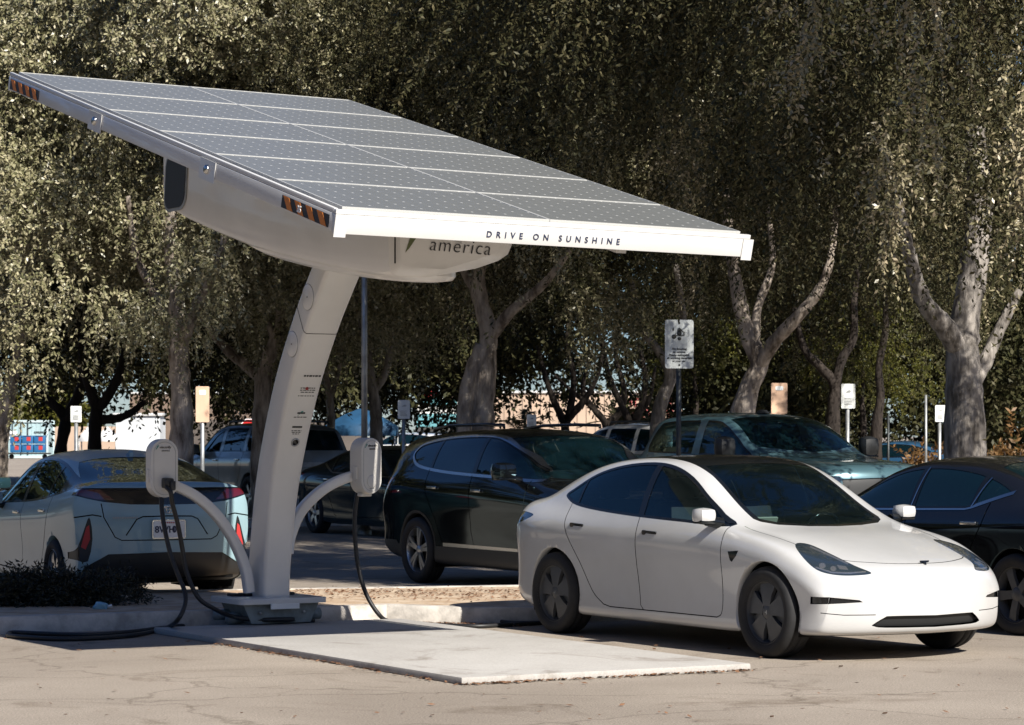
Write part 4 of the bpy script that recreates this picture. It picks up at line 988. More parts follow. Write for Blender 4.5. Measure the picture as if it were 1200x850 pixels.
# ------------------------------------------------------------------ solar charging station
def station():
    base = Vector((-2.03, 22.75, 0))
    root = empty('solar_charging_station', base)
    tag(root, 'white solar charging station with tilted panel canopy on a leaning column', 'charging station')
    T = Matrix.Translation(-base)
    def fix(o): o.matrix_parent_inverse = T; return o
    ro = R(-.813); tl = R(14.39); Z = Vector((0, 0, 1))
    U = (A*math.cos(ro)+Z*math.sin(ro)); z2 = Z*math.cos(ro)-A*math.sin(ro)
    V = (B*math.cos(tl)+z2*math.sin(tl)); N_ = U.cross(V)
    O = Vector((-1.09, 17.254, 3.102)); W_, D_ = 3.10, 6.40
    def P(u, v, w_=0): return O+U*u+V*v+N_*w_
    # panels: two columns of six
    pw, pd = W_/2, D_/6
    pm = bpy.data.materials.new('solar_cells'); pm.use_nodes = True; n = pm.node_tree; bs = n.nodes['Principled BSDF']
    uv = n.nodes.new('ShaderNodeUVMap'); sep = n.nodes.new('ShaderNodeSeparateXYZ'); n.links.new(uv.outputs[0], sep.inputs[0])
    def mth(op, a, b=None):
        q = n.nodes.new('ShaderNodeMath'); q.operation = op
        for i, x in enumerate((a, b)):
            if x is None: continue
            if isinstance(x, (int, float)): q.inputs[i].default_value = x
            else: n.links.new(x, q.inputs[i])
        return q.outputs[0]
    fu = mth('ABSOLUTE', mth('SUBTRACT', mth('FRACT', mth('MULTIPLY', sep.outputs[0], 12)), .5))
    fv = mth('ABSOLUTE', mth('SUBTRACT', mth('FRACT', mth('MULTIPLY', sep.outputs[1], 8)), .5))
    dia = mth('GREATER_THAN', mth('ADD', fu, fv), .915)              # white corners between the cells
    ln = mth('MAXIMUM', mth('GREATER_THAN', fu, .487), mth('GREATER_THAN', fv, .487))
    bus = mth('LESS_THAN', mth('ABSOLUTE', mth('SUBTRACT', mth('FRACT', mth('MULTIPLY', sep.outputs[1], 24)), .5)), .04)
    fac = mth('MINIMUM', 1.0, mth('ADD', mth('ADD', dia, mth('MULTIPLY', ln, .13)), mth('MULTIPLY', bus, .07)))
    mix = n.nodes.new('ShaderNodeMix'); mix.data_type = 'RGBA'
    n.links.new(fac, mix.inputs[0]); mix.inputs[6].default_value = (.135, .14, .136, 1); mix.inputs[7].default_value = (.55, .55, .53, 1)
    n.links.new(mix.outputs[2], bs.inputs['Base Color']); bs.inputs['Roughness'].default_value = .42; bs.inputs['Coat Weight'].default_value = .25; bs.inputs['Coat Roughness'].default_value = .2
    for i in range(2):
        for j in range(6):
            m = MB(); e = .003; f = .010
            u0, u1, v0, v1 = i*pw+e*.5, (i+1)*pw-e*.5, j*pd+e*.4, (j+1)*pd-e*.4
            m.mi = 1
            for (a0, a1, b0, b1) in ((u0, u1, v0, v0+f), (u0, u1, v1-f, v1), (u0, u0+f, v0+f, v1-f), (u1-f, u1, v0+f, v1-f)):
                m.obox(P(a0, b0, -.04), U*(a1-a0), V*(b1-b0), N_*.04)
            m.mi = 0
            fc = m.face([P(u0+f, v0+f, -.004), P(u1-f, v0+f, -.004), P(u1-f, v1-f, -.004), P(u0+f, v1-f, -.004)])
            lay = m.bm.loops.layers.uv.new('UVMap')
            for l, q in zip(fc.loops, ((0, 0), (1, 0), (1, 1), (0, 1))): l[lay].uv = q
            m.mi = 2; m.face([P(u0+f, v1-f, -.035), P(u1-f, v1-f, -.035), P(u1-f, v0+f, -.035), P(u0+f, v0+f, -.035)])
            fix(m.build('solar_panel', [pm, M['alu'], M['white']], root))
    # perimeter beams
    t = .05; b0, h = -.045, .125
    ext = .06
    beams = {}
    for nm, o, ax, ay, az in (
        ('front_beam', P(-ext, -ext, b0), U*(W_+2*ext), V*t, -N_*h), ('rear_beam', P(-ext, D_+ext-t, b0), U*(W_+2*ext), V*t, -N_*h),
        ('side_beam', P(-ext, -ext+t+.002, b0), U*t, V*(D_+2*ext-2*t-.004), -N_*(h-.01)), ('side_beam', P(W_+ext-t, -ext+t+.002, b0), U*t, V*(D_+2*ext-2*t-.004), -N_*(h-.01))):
        m = MB(); m.obox(o, ax, ay, az, bev=.006)
        beams.setdefault(nm, []).append(fix(m.build(nm, M['white'], root)))
    m = MB()            # inner purlins under the panels
    for v in (1.2, 2.6, 4.0, 5.3): m.obox(P(-ext+t, v, b0-.002), U*(W_+2*ext-2*t), V*.06, -N_*.10)
    for u in (.9, 2.1): m.obox(P(u, -ext+t, b0-.105), U*.08, V*(D_+2*ext-2*t), -N_*.05)
    fix(m.build('roof_frame', M['white'], root))
    m = MB(); m.obox(P(-ext-.01, -ext-.008, b0+.002), U*.085, V*.008, -N_*(h+.022)); m.build('corner_bracket', M['white'], beams['front_beam'][0])
    m = MB(); m.obox(P(W_+ext-.07, -ext-.008, b0+.002), U*.085, V*.008, -N_*(h+.022)); m.build('corner_bracket', M['white'], beams['front_beam'][0])
    m = MB(); m.obox(P(-ext, -ext+.015, -.043), U*(W_+2*ext), V*.035, N_*.028, bev=.003); m.build('edge_strip', M['white'], beams['front_beam'][0])
    m = MB(); m.obox(P(-ext+.004, -ext+.06, -.043), U*.03, V*(D_+ext), N_*.03, bev=.003); m.build('edge_strip', M['white'], beams['side_beam'][0])
    text_obj('lettering', 'DRIVE ON SUNSHINE', .058, P(1.045, -ext-.003, b0-.088), U, N_, M['navy'], beams['front_beam'][0], space=2.05, bold=.0005)
    # side beam: hazard stickers, splice plates, bolts
    xo = -ext-.002
    for v0, v1 in ((.04, .78), (5.68, 6.40)):
        m = MB(); m.mi = 0; m.prism([(v0, b0-.02), (v1, b0-.02), (v1, b0-h+.022), (v0, b0-h+.022)], P(xo, 0, 0), V, N_, -U*.003)
        m.mi = 1; ww = (v1-v0)/4.2
        for k in range(4):
            a = v0+.02+k*ww; sl_ = ww*.45
            q = [(a, b0-h+.024), (a+ww*.5, b0-h+.024), (a+ww*.5+sl_, b0-.022), (a+sl_, b0-.022)]
            q = clip_x(q, v0+.004, v1-.004); m.prism(q, P(xo-.0035, 0, 0), V, N_, -U*.002)
        o = m.build('hazard_sticker', [M['ink'], M['orange']], beams['side_beam'][0])
        if v0 < 1: text_obj('sticker_number', '35', .06, P(xo-.007, .52, b0-.085), -V, N_, M['plate'], o, bold=.002)
    for v in (2.07, 4.35):
        m = MB(); m.prism([(v-.14, b0+.004), (v+.14, b0+.004), (v+.14, b0-h-.02), (v-.14, b0-h-.02)], P(xo, 0, 0), V, N_, -U*.005); pl = m.build('splice_plate', M['white'], beams['side_beam'][0])
        m = MB(); c = P(xo-.005, v, b0-.065); q = Matrix.Translation(c) @ (-U).to_track_quat('Z', 'Y').to_matrix().to_4x4()
        m.lathe([(.033, 0), (.033, .012), (.022, .02), (0, .02)], q, 16); m.build('bolt', M['chrome'], pl)
    # hull under the canopy
    u0, u1 = 1.047, 2.06
    def vz(px, py):                      # a point of the hull's left flank
        lo, hi = 0, 9
        for _ in range(40):
            mid = (lo+hi)/2; q = O+A*u0+B*mid
            if 600+F*q.x/q.y > px: lo = mid
            else: hi = mid
        q = O+A*u0+B*lo; return lo, CH-(py-YH)/F*q.y
    low = [vz(*p) for p in ((455, 321), (440, 323), (400, 316), (360, 308), (320, 298), (290, 289), (250, 273), (215, 257), (200, 248))]
    vend = vz(190.5, 200)[0]
    zl = lambda v: float(np.interp(v, [a for a, b in low], [b for a, b in low]))
    vs = [low[0][0]-.06]+[low[0][0]] + list(np.linspace(low[0][0]+.1, low[-1][0], 16)) + [low[-1][0]+.12, vend-.02, vend]
    secs = []
    for k, v in enumerate(vs):
        top = (O+A*u0+B*v).z + v*0 + (v/math.cos(tl))*0
        zt = O.z + v*math.tan(tl) - .20
        zb = zl(v)
        ins = 0
        if k == 0: ins = .06; zb += .05
        if k == len(vs)-3: zb += .05
        if k == len(vs)-2: zb += .14
        if k == len(vs)-1: zb += .2; ins = .03
        w0, w1 = u0+ins, u1-ins
        r = .06
        sec = [(w0, zt), (w0, zb+.30), (w0+.004, zb+r), (w0+.02, zb+.02), (w0+.07, zb-.005), (w0+.35, zb-.01), (w1-.30, zb+.06), (w1-.12, zb+.12), (w1-.04, zb+.17), (w1-.008, zb+.24), (w1, zb+.34), (w1, zt)]
        secs.append([O*0+Vector((O.x, O.y, 0))+A*u+B*v+Z*z for u, z in sec])
    m = MB(); VV = [[m.bm.verts.new(p) for p in s_] for s_ in secs]
    for a, b in zip(VV, VV[1:]):
        for k in range(len(a)-1): m.bm.faces.new((a[k], a[k+1], b[k+1], b[k]))
    m.bm.faces.new(VV[0]); m.bm.faces.new(VV[-1][::-1])
    bmesh.ops.recalc_face_normals(m.bm, faces=m.bm.faces)
    hull = fix(m.build('battery_housing', M['hull'], root, 40))
    G0 = Vector((O.x, O.y, 0))
    def HF(u, z): return G0+A*u+B*(vs[0]-.003)+Z*z           # on the hull's front
    def HL(v, z): return G0+A*(u0-.003)+B*v+Z*z               # on the hull's left flank
    m = MB(); m.prism([(0, 0), (.01, 0), (.01, .42), (0, .42)], HF(u0+.015, zl(vs[1])+.07), A, Z, -B*.004); m.build('panel_gap', M['gap'], hull)
    zf = zl(vs[1])
    text_obj('lettering', 'america', .143, HF(1.335, zf+.172)-B*.004, A*math.cos(0)+Z*-.04, Z, M['ink'], hull, shear=.22, space=1.12, bold=-.002)
    m = MB(); m.prism([(0, .0), (.07, .19), (.145, .185), (.03, .03)], HF(1.15, zf+.15), A, Z, -B*.003); m.build('logo_mark', M['olive'], hull)
    # vent hatch on the flank
    hv = vz(207, 220)[0]; hz = zl(hv)+.285
    m = MB(); m.prism(rrect(.47, .50, .13, 6), HL(hv, hz), -B, Z+B*-.12, -A*.008); fr = m.build('vent_hatch', M['galv'], hull)
    m = MB(); m.prism(rrect(.42, .45, .11, 6), HL(hv, hz)-A*.008, -B, Z+B*-.12, -A*.004); m.build('hatch_cover', M['black'], fr)
    m = MB(); m.box(HL(hv, hz+.235)-A*.012, (.03, .16, .04), TH, bev=.006); m.build('hatch_hinge', M['pole_dark'], fr)
    for px in (237, 248):
        v = vz(px, 200)[0]; m = MB(); m.box(HL(v, O.z+v*math.tan(tl)-.27)-A*.01, (.04, .09, .05), TH, bev=.01); m.build('clip', M['black'], hull)
    # tray under the hull, round the column head
    cT = Vector((-1.445, 21.67, 0)); m = MB()
    vc, uc = 3.9, 1.5
    for (s1, dz, k) in ((1.0, .01, 0), (.98, -.035, 0), (.9, -.07, 0), (.6, -.09, 0), (.2, -.10, 0)): pass
    rings = []
    for s1, dz in ((1.0, .04), (1.0, -.015), (.97, -.045), (.85, -.07), (.4, -.085)):
        ring = []
        for k in range(40):
            a = 2*math.pi*k/40; v = 3.05+1.55*s1*math.copysign(abs(math.cos(a))**.75, math.cos(a)); u = 1.5+.40*s1*math.copysign(abs(math.sin(a))**.75, math.sin(a))
            ring.append(m.bm.verts.new(G0+A*u+B*v+Z*(zl(v)+dz+.02)))
        rings.append(ring)
    for a, b in zip(rings, rings[1:]):
        for k in range(40): m.bm.faces.new((a[k], a[(k+1) % 40], b[(k+1) % 40], b[k]))
    m.bm.faces.new(rings[-1]); bmesh.ops.recalc_face_normals(m.bm, faces=m.bm.faces)
    m.build('tracker_tray', M['hull'], hull, 40)
    # leaning column
    path = crv([(0, .22), (.03, .6), (.19, 1.27), (.528, 1.99), (.919, 2.54), (1.25, 2.905), (1.40, 3.05)], 6)
    m = MB(); rings = []; C0 = Vector((-2.06, 22.75, 0))
    cp = []
    for i, (s_, z) in enumerate(path):
        a, b = path[max(0, i-1)], path[min(len(path)-1, i+1)]; tg = (-B*(b[0]-a[0])+Z*(b[1]-a[1])).normalized()
        nrm = tg.cross(A).normalized()          # points to the front or back of the column
        if nrm.dot(B) > 0: nrm = -nrm           # front
        f = min(1, z/3.0); wd = .235+.085*f; dp = .37-.12*f; c = C0-B*s_+Z*z
        cp.append((c, nrm, tg, wd, dp))
        rings.append([m.bm.verts.new(c+A*x+nrm*y) for x, y in [(p[0], p[1]) for p in rrect(wd, dp, .035, 4)]])
    for a, b in zip(rings, rings[1:]):
        k_ = len(a)
        for k in range(k_): m.bm.faces.new((a[k], a[(k+1) % k_], b[(k+1) % k_], b[k]))
    m.bm.faces.new(rings[0][::-1]); m.bm.faces.new(rings[-1]); bmesh.ops.recalc_face_normals(m.bm, faces=m.bm.faces)
    col = fix(m.build('column', M['hull'], root, 50))
    def colpt(z):
        i = min(range(len(cp)), key=lambda k: abs(cp[k][0].z-z)); return cp[i]
    # joint line round the column, discs, camera eye, printed notices
    c, nr, tg, wd, dp = colpt(2.52)
    m = MB(); pr = [c+A*x+nr*y+tg*((.10 if x < -wd/2+.01 else 0)*max(0, -(y-dp/2)/dp)) for x, y in rrect(wd+.004, dp+.004, .036, 4)]
    m.tube(pr+[pr[0]], .0025, 4, False); m.build('joint_line', M['gap'], col)
    for z in (2.72, 2.36):
        c, nr, tg, wd, dp = colpt(z); q = Matrix.Translation(c-A*(wd/2)) @ (-A).to_track_quat('Z', 'Y').to_matrix().to_4x4()
        m = MB(); m.lathe([(.105, 0), (.105, .004), (.10, .007), (0, .007)], q, 32); d = m.build('cover_disc', M['hull'], col)
        m = MB(); m.lathe([(.109, 0), (.109, .003), (.1, .003)], q, 32); m.build('disc_seam', M['galv'], d); m = MB(); m.lathe([(.006, .007), (.006, .01), (0, .01)], q, 8); m.build('disc_screw', M['pole_dark'], d)
    c, nr, tg, wd, dp = colpt(1.67); q = Matrix.Translation(c+nr*(dp/2)+A*.02) @ nr.to_track_quat('Z', 'Y').to_matrix().to_4x4()
    m = MB(); m.lathe([(.038, 0), (.038, .006), (.03, .010), (.026, .004)], q, 24); e = m.build('camera_eye', M['galv'], col)
    m = MB(); m.lathe([(.027, .005), (.012, .009), (0, .010)], q, 20); m.build('eye_lens', M['trim'], e)
    def note(z, rows, mt, x0=-.02):
        c, nr, tg, wd, dp = colpt(z); m = MB()
        for r_, (dz, w_, hh, gaps) in enumerate(rows):
            x = -w_/2
            k = 0
            while x < w_/2:
                L = random.uniform(.012, .034); L = min(L, w_/2-x)
                if gaps == 0: L = w_
                m.prism([(x, 0), (x+L, 0), (x+L, hh), (x, hh)], c+nr*(dp/2+.0015)+A*(x0+.02)+tg*dz, A, tg, nr*.0015); x += L+.007; k += 1
        m.build('printed_notice', mt, col)
    note(2.17, [(0, .16, .016, 1)], M['ink'], .02)
    note(2.06, [(0, .14, .008, 1), (-.02, .14, .008, 1), (-.04, .12, .008, 1), (-.075, .15, .008, 1), (-.095, .15, .008, 1), (-.115, .13, .008, 1)], M['pole_dark'], .01)
    note(1.905, [(0, .07, .014, 0), (-.035, .12, .007, 1)], M['ink'], 0)
    note(1.78, [(0, .09, .016, 0), (-.03, .09, .007, 1), (-.045, .08, .007, 1), (-.06, .06, .007, 1)], M['pole_dark'], -.01)
    c, nr, tg, wd, dp = colpt(2.11); q = Matrix.Translation(c+nr*(dp/2)+A*.02) @ nr.to_track_quat('Z', 'Y').to_matrix().to_4x4()
    m = MB(); m.lathe([(.014, 0), (.014, .003), (0, .003)], q, 16); m.build('red_symbol', M['red_ink'], col)
    c, nr, tg, wd, dp = colpt(1.83); m = MB(); m.prism([(-.01, -.025), (.02, .025), (.04, .025), (.0, -.01)], c+nr*(dp/2+.001), A, tg, nr*.002); m.build('teal_symbol', M['teal_ink'], col)
    # ballast pad, base
    def pq(px, py): return g(px, py)
    f, r_, l = pq(541, 803), pq(880, 786), pq(180, 742.5)
    ax = (r_-f); ay = (l-f); ay = ay*(1.0+.0)
    M['pad'] = ground_mat('pad_concrete', (.45, .437, .415), (.375, .36, .338), False, 1.6, .35)
    m = MB(); m.obox(f, ax, ay, Vector((0, 0, .05)), bev=.012); fix(m.build('ballast_pad', M['pad'], root))
    bc = Vector((-2.06, 22.72, 0))
    m = MB(); m.box(bc+Z*.075, (.46, .46, .03), TH); m.prism([(-.27, 0), (.27, 0), (.35, .17), (-.35, .17)], bc-B*.26+Z*.06, A, Z, B*.46)
    m.tube([bc-A*.42-B*.1+Z*.1, bc-A*.30-B*.1+Z*.1], .05, 12); m.tube([bc-A*.44+B*.12+Z*.12, bc-A*.30+B*.12+Z*.12], .045, 12); m.tube([bc+A*.32-B*.12+Z*.12, bc+A*.42-B*.12+Z*.12], .05, 12)
    bb = fix(m.build('base_box', M['base'], root))
    m = MB(); m.prism(rrect(.80, .66, .05, 4), bc+Z*.225, A, B, Z*.045, bev=.008); m.build('base_plate', M['white'], bb)
    m = MB(); m.box(bc-B*.335+Z*.205, (.26, .012, .045), TH); m.build('base_label', M['plate'], bb)
    for dx in (-.24, -.14, .17, .25): m = MB(); m.box(bc+A*dx+B*.16+Z*.282, (.08, .14, .024), TH, bev=.006); m.build('bolt_cover', M['black'], bb)
    for dx in (-.2, .2): 
        m = MB(); m.lathe([(.014, 0), (.014, .012), (0, .014)], Matrix.Translation(bc+A*dx-B*.272+Z*.15) @ (-B).to_track_quat('Z', 'Y').to_matrix().to_4x4(), 6); m.build('bolt', M['galv'], bb)
    # arms and chargers
    def arm(pts, wd, th):
        m = MB(); cs = crv(pts, 8); rg = []
        for i, p in enumerate(cs):
            p = Vector(p); t_ = (Vector(cs[min(i+1, len(cs)-1)])-Vector(cs[max(i-1, 0)])).normalized(); s_ = B.copy(); up = t_.cross(s_).normalized()
            rg.append([m.bm.verts.new(p+s_*y+up*x) for x, y in rrect(th, wd, .018, 3)])
        for a, b in zip(rg, rg[1:]):
            for k in range(len(a)): m.bm.faces.new((a[k], a[(k+1) % len(a)], b[(k+1) % len(a)], b[k]))
        m.bm.faces.new(rg[0][::-1]); m.bm.faces.new(rg[-1]); bmesh.ops.recalc_face_normals(m.bm, faces=m.bm.faces)
        return fix(m.build('charger_arm', M['hull'], root, 50))
    arm([at(292, 694, 22.62), at(287, 665, 22.6), at(272, 630, 22.55), at(252, 602, 22.48), at(228, 581, 22.4), at(200, 567, 22.3)], .09, .085)
    arm([at(337, 648, 22.8), at(340, 628, 22.85), at(352, 600, 22.92), at(374, 577, 23.0), at(398, 563, 23.12), at(424, 555, 23.25)], .09, .085)
    def charger(c, rz, plug):
        ux = Vector((math.cos(rz), math.sin(rz), 0)); fwd = Vector((math.sin(rz), -math.cos(rz), 0))
        def stad(w_, h_): return [(w_/2*math.cos(R(a)), h_/2-w_/2+w_/2*math.sin(R(a))) for a in range(0, 181, 12)]+[(w_/2*math.cos(R(a)), -h_/2+w_/2+w_/2*math.sin(R(a))) for a in range(180, 361, 12)]
        m = MB(); m.prism(stad(.235, .485), c-fwd*.075, ux, Z, fwd*.15, bev=.018); ch = fix(m.build('charger', M['cream'], root, 50))
        m = MB(); m.tube([c+fwd*.0755+ux*p[0]+Z*p[1] for p in stad(.185, .435)+stad(.185, .435)[:1]], .0022, 4, False); m.build('face_line', M['galv'], ch)
        q = Matrix.Translation(c+fwd*.075-Z*.135) @ fwd.to_track_quat('Z', 'Y').to_matrix().to_4x4()
        m = MB(); m.lathe([(.055, 0), (.055, .004), (.048, .007), (0, .007)], q, 24); m.build('socket_ring', M['cream'], ch)
        text_obj('lettering', 'electrify', .030, c+fwd*.0765-ux*.045+Z*.165, ux, Z, M['ink'], ch, shear=.15); text_obj('lettering', 'america', .022, c+fwd*.0765-ux*.028+Z*.140, ux, Z, M['ink'], ch, shear=.15)
        m = MB(); m.prism([(0, 0), (.018, .035), (.03, .035), (.006, 0)], c+fwd*.0765-ux*.078+Z*.155, ux, Z, fwd*.001); m.build('logo_mark', M['teal_ink'], ch)
        m = MB(); m.box(c-ux*.122-Z*.06, (.02, .05, .11), rz, bev=.006); m.build('side_latch', M['cream'], ch)
        if plug:
            m = MB(); m.box(c+fwd*.125-Z*.12+ux*.01, (.085, .11, .085), rz, bev=.02); m.box(c+fwd*.17-Z*.14+ux*.035, (.05, .06, .08), rz, bev=.015); m.build('plug', M['black'], ch)
        else:
            m = MB(); m.box(c-fwd*.02-Z*.25, (.12, .06, .03), rz, bev=.01); m.build('cable_gland', M['cream'], ch)
            m = MB(); m.box(c+fwd*.0765-Z*.195, (.05, .002, .008), rz); m.build('small_print', M['galv'], ch)
        return ch
    cl = charger(at(190, 549, 22.2), R(24), True); cr = charger(at(429, 546, 23.2), R(44), False)
    def cable(pts, par, r=.019):
        q = []
        for p in pts:
            q.append(g(p[0], p[1], .02) if len(p) == 2 else at(*p))
        m = MB(); m.tube(crv(q, 8), r, 8); m.build('cable', M['cable'], par, 60)
    cable([(195, 571, 22.02), (200, 577, 21.98), (202, 590, 22.0), (208.5, 615, 22.05), (214, 645, 22.1), (219, 672, 22.1), (232, 700, 22.05), (250, 713, 22.1), (272, 722.5, 22.3), (300, 726.5, 22.4), (330, 727, 22.5), (368, 727.5, 22.7)], cl)
    cable([(189, 582, 22.15), (190, 600, 22.12), (194, 625, 22.08), (200, 650, 22.05), (209, 675, 22.0), (216, 692, 21.95), (217, 708, 21.85), (208, 727, 21.75)] + [(192, 737), (160, 744), (120, 747.5), (70, 749), (30, 747), (9, 745)], cl)
    cable([(9, 745), (14, 741.5), (45, 742.5), (100, 744), (150, 741), (200, 735), (250, 730)] + [(300, 727, 22.45), (345, 726, 22.5)], cl)
    cable([(419, 577, 23.25), (416, 600, 23.25), (416, 630, 23.25), (420, 665, 23.25), (429, 696, 23.25), (443, 719, 23.25), (456, 728.5, 23.28)] + [(480, 731), (520, 733), (560, 734), (600, 732)], cr)
    cable([(600, 732), (640, 729.5), (655, 726), (640, 724), (600, 724.5), (585, 727), (600, 730), (648, 730)], cr)
    return root
M['alu'] = mat('panel_frame', (.52, .52, .5), .35, .2)
M['hull'] = mat('white_gelcoat', (.64, .625, .60), .28, coat=.25, var=.04, vscale=1.5)
M['cream'] = mat('charger_shell', (.60, .58, .54), .4, var=.03)

M['base'] = mat('base_steel', (.20, .23, .23), .55, .2, var=.2, vscale=8)
M['orange'] = mat('hazard_orange', (.55, .17, .02), .5)
M['olive'] = mat('logo_olive', (.11, .13, .05), .5)
# ------------------------------------------------------------------ ground, kerbs, island
def ground_mat(name, light, dark, crack=True, scale=1.0, sp=1.0):
    m = bpy.data.materials.new(name); m.use_nodes = True; n = m.node_tree; p = n.nodes['Principled BSDF']
    tc = n.nodes.new('ShaderNodeTexCoord')
    def noise_(sc_, det=8, rgh=.6, dist=0):
        q = n.nodes.new('ShaderNodeTexNoise'); q.inputs['Scale'].default_value = sc_; q.inputs['Detail'].default_value = det; q.inputs['Roughness'].default_value = rgh; q.inputs['Distortion'].default_value = dist
        n.links.new(tc.outputs['Object'], q.inputs['Vector']); return q.outputs['Fac']
    def ramp(f, p0, c0, p1, c1):
        r = n.nodes.new('ShaderNodeValToRGB'); r.color_ramp.elements[0].position = p0; r.color_ramp.elements[1].position = p1
        r.color_ramp.elements[0].color = (*c0, 1); r.color_ramp.elements[1].color = (*c1, 1); n.links.new(f, r.inputs['Fac']); return r.outputs['Color']
    def mixc(f, a, b, mode='MIX'):
        q = n.nodes.new('ShaderNodeMix'); q.data_type = 'RGBA'; q.blend_type = mode
        if isinstance(f, float): q.inputs[0].default_value = f
        else: n.links.new(f, q.inputs[0])
        n.links.new(a, q.inputs[6])
        n.links.new(b, q.inputs[7]); return q.outputs[2]
    base = ramp(noise_(.35*scale, 6, .65, .4), .36, dark, .66, light)
    speck = ramp(noise_(70, 3, .7), .36, (.55, .53, .5), .62, (1.12, 1.1, 1.08))
    c = mixc(.8*sp, base, speck, 'MULTIPLY')
    grit = ramp(noise_(190, 2, .8), .42, (.62, .6, .58), .56, (1.1, 1.1, 1.1)); c = mixc(.7*sp, c, grit, 'MULTIPLY')
    stain = ramp(noise_(.9, 5, .7, 1.2), .30, (.62, .58, .54), .44, (1, 1, 1)); c = mixc(.9, c, stain, 'MULTIPLY')
    if crack:
        mp = n.nodes.new('ShaderNodeMapping'); mp.inputs['Scale'].default_value = (.34, .5, 1); n.links.new(tc.outputs['Object'], mp.inputs['Vector'])
        wn = n.nodes.new('ShaderNodeTexNoise'); wn.inputs['Scale'].default_value = 1.8; wn.inputs['Detail'].default_value = 5; n.links.new(tc.outputs['Object'], wn.inputs['Vector'])
        ad = n.nodes.new('ShaderNodeMix'); ad.data_type = 'RGBA'; ad.blend_type = 'ADD'; ad.inputs[0].default_value = .32
        n.links.new(mp.outputs[0], ad.inputs[6]); n.links.new(wn.outputs['Color'], ad.inputs[7])
        vo = n.nodes.new('ShaderNodeTexVoronoi'); vo.feature = 'DISTANCE_TO_EDGE'; vo.inputs['Scale'].default_value = 1.0; n.links.new(ad.outputs[2], vo.inputs['Vector'])
        ck = ramp(vo.outputs['Distance'], .0, (.42, .39, .36), .013, (1, 1, 1)); c = mixc(.55, c, ck, 'MULTIPLY')
    n.links.new(c, p.inputs['Base Color']); p.inputs['Roughness'].default_value = .9; p.inputs['Specular IOR Level'].default_value = .25
    bu = n.nodes.new('ShaderNodeBump'); bu.inputs['Strength'].default_value = .5*sp; bu.inputs['Distance'].default_value = .006
    n.links.new(noise_(110, 3, .8), bu.inputs['Height']); n.links.new(bu.outputs[0], p.inputs['Normal'])
    return m

def sheet(name, pts, z, m, kind='structure'):
    mb = MB(); mb.face([(p[0], p[1], z) for p in pts]); o = mb.build(name, m); o['kind'] = kind; return o

def kerb_line(pts, wd, h, inner):
    """concrete kerb along pts; inner = which side (+1 left of travel) carries the width"""
    m = MB(); n = len(pts); L = []; Rr = []
    for i in range(n):
        a, b = Vector(pts[max(0, i-1)]), Vector(pts[min(n-1, i+1)]); t = (b-a).normalized(); nn = Vector((-t.y, t.x, 0))*inner
        p = Vector((pts[i][0], pts[i][1], 0)); L.append(p); Rr.append(p+nn*wd)
    rows = []
    for p, q in zip(L, Rr):
        d = (q-p).normalized()
        rows.append([m.bm.verts.new(x) for x in (p, p+d*.012+Vector((0, 0, h-.03)), p+d*.035+Vector((0, 0, h)), q+Vector((0, 0, h)), q)])
    for a, b in zip(rows, rows[1:]):
        for k in range(4): m.bm.faces.new((a[k], a[k+1], b[k+1], b[k]))
    m.bm.faces.new(rows[0]); m.bm.faces.new(rows[-1]); bmesh.ops.recalc_face_normals(m.bm, faces=m.bm.faces)
    return m

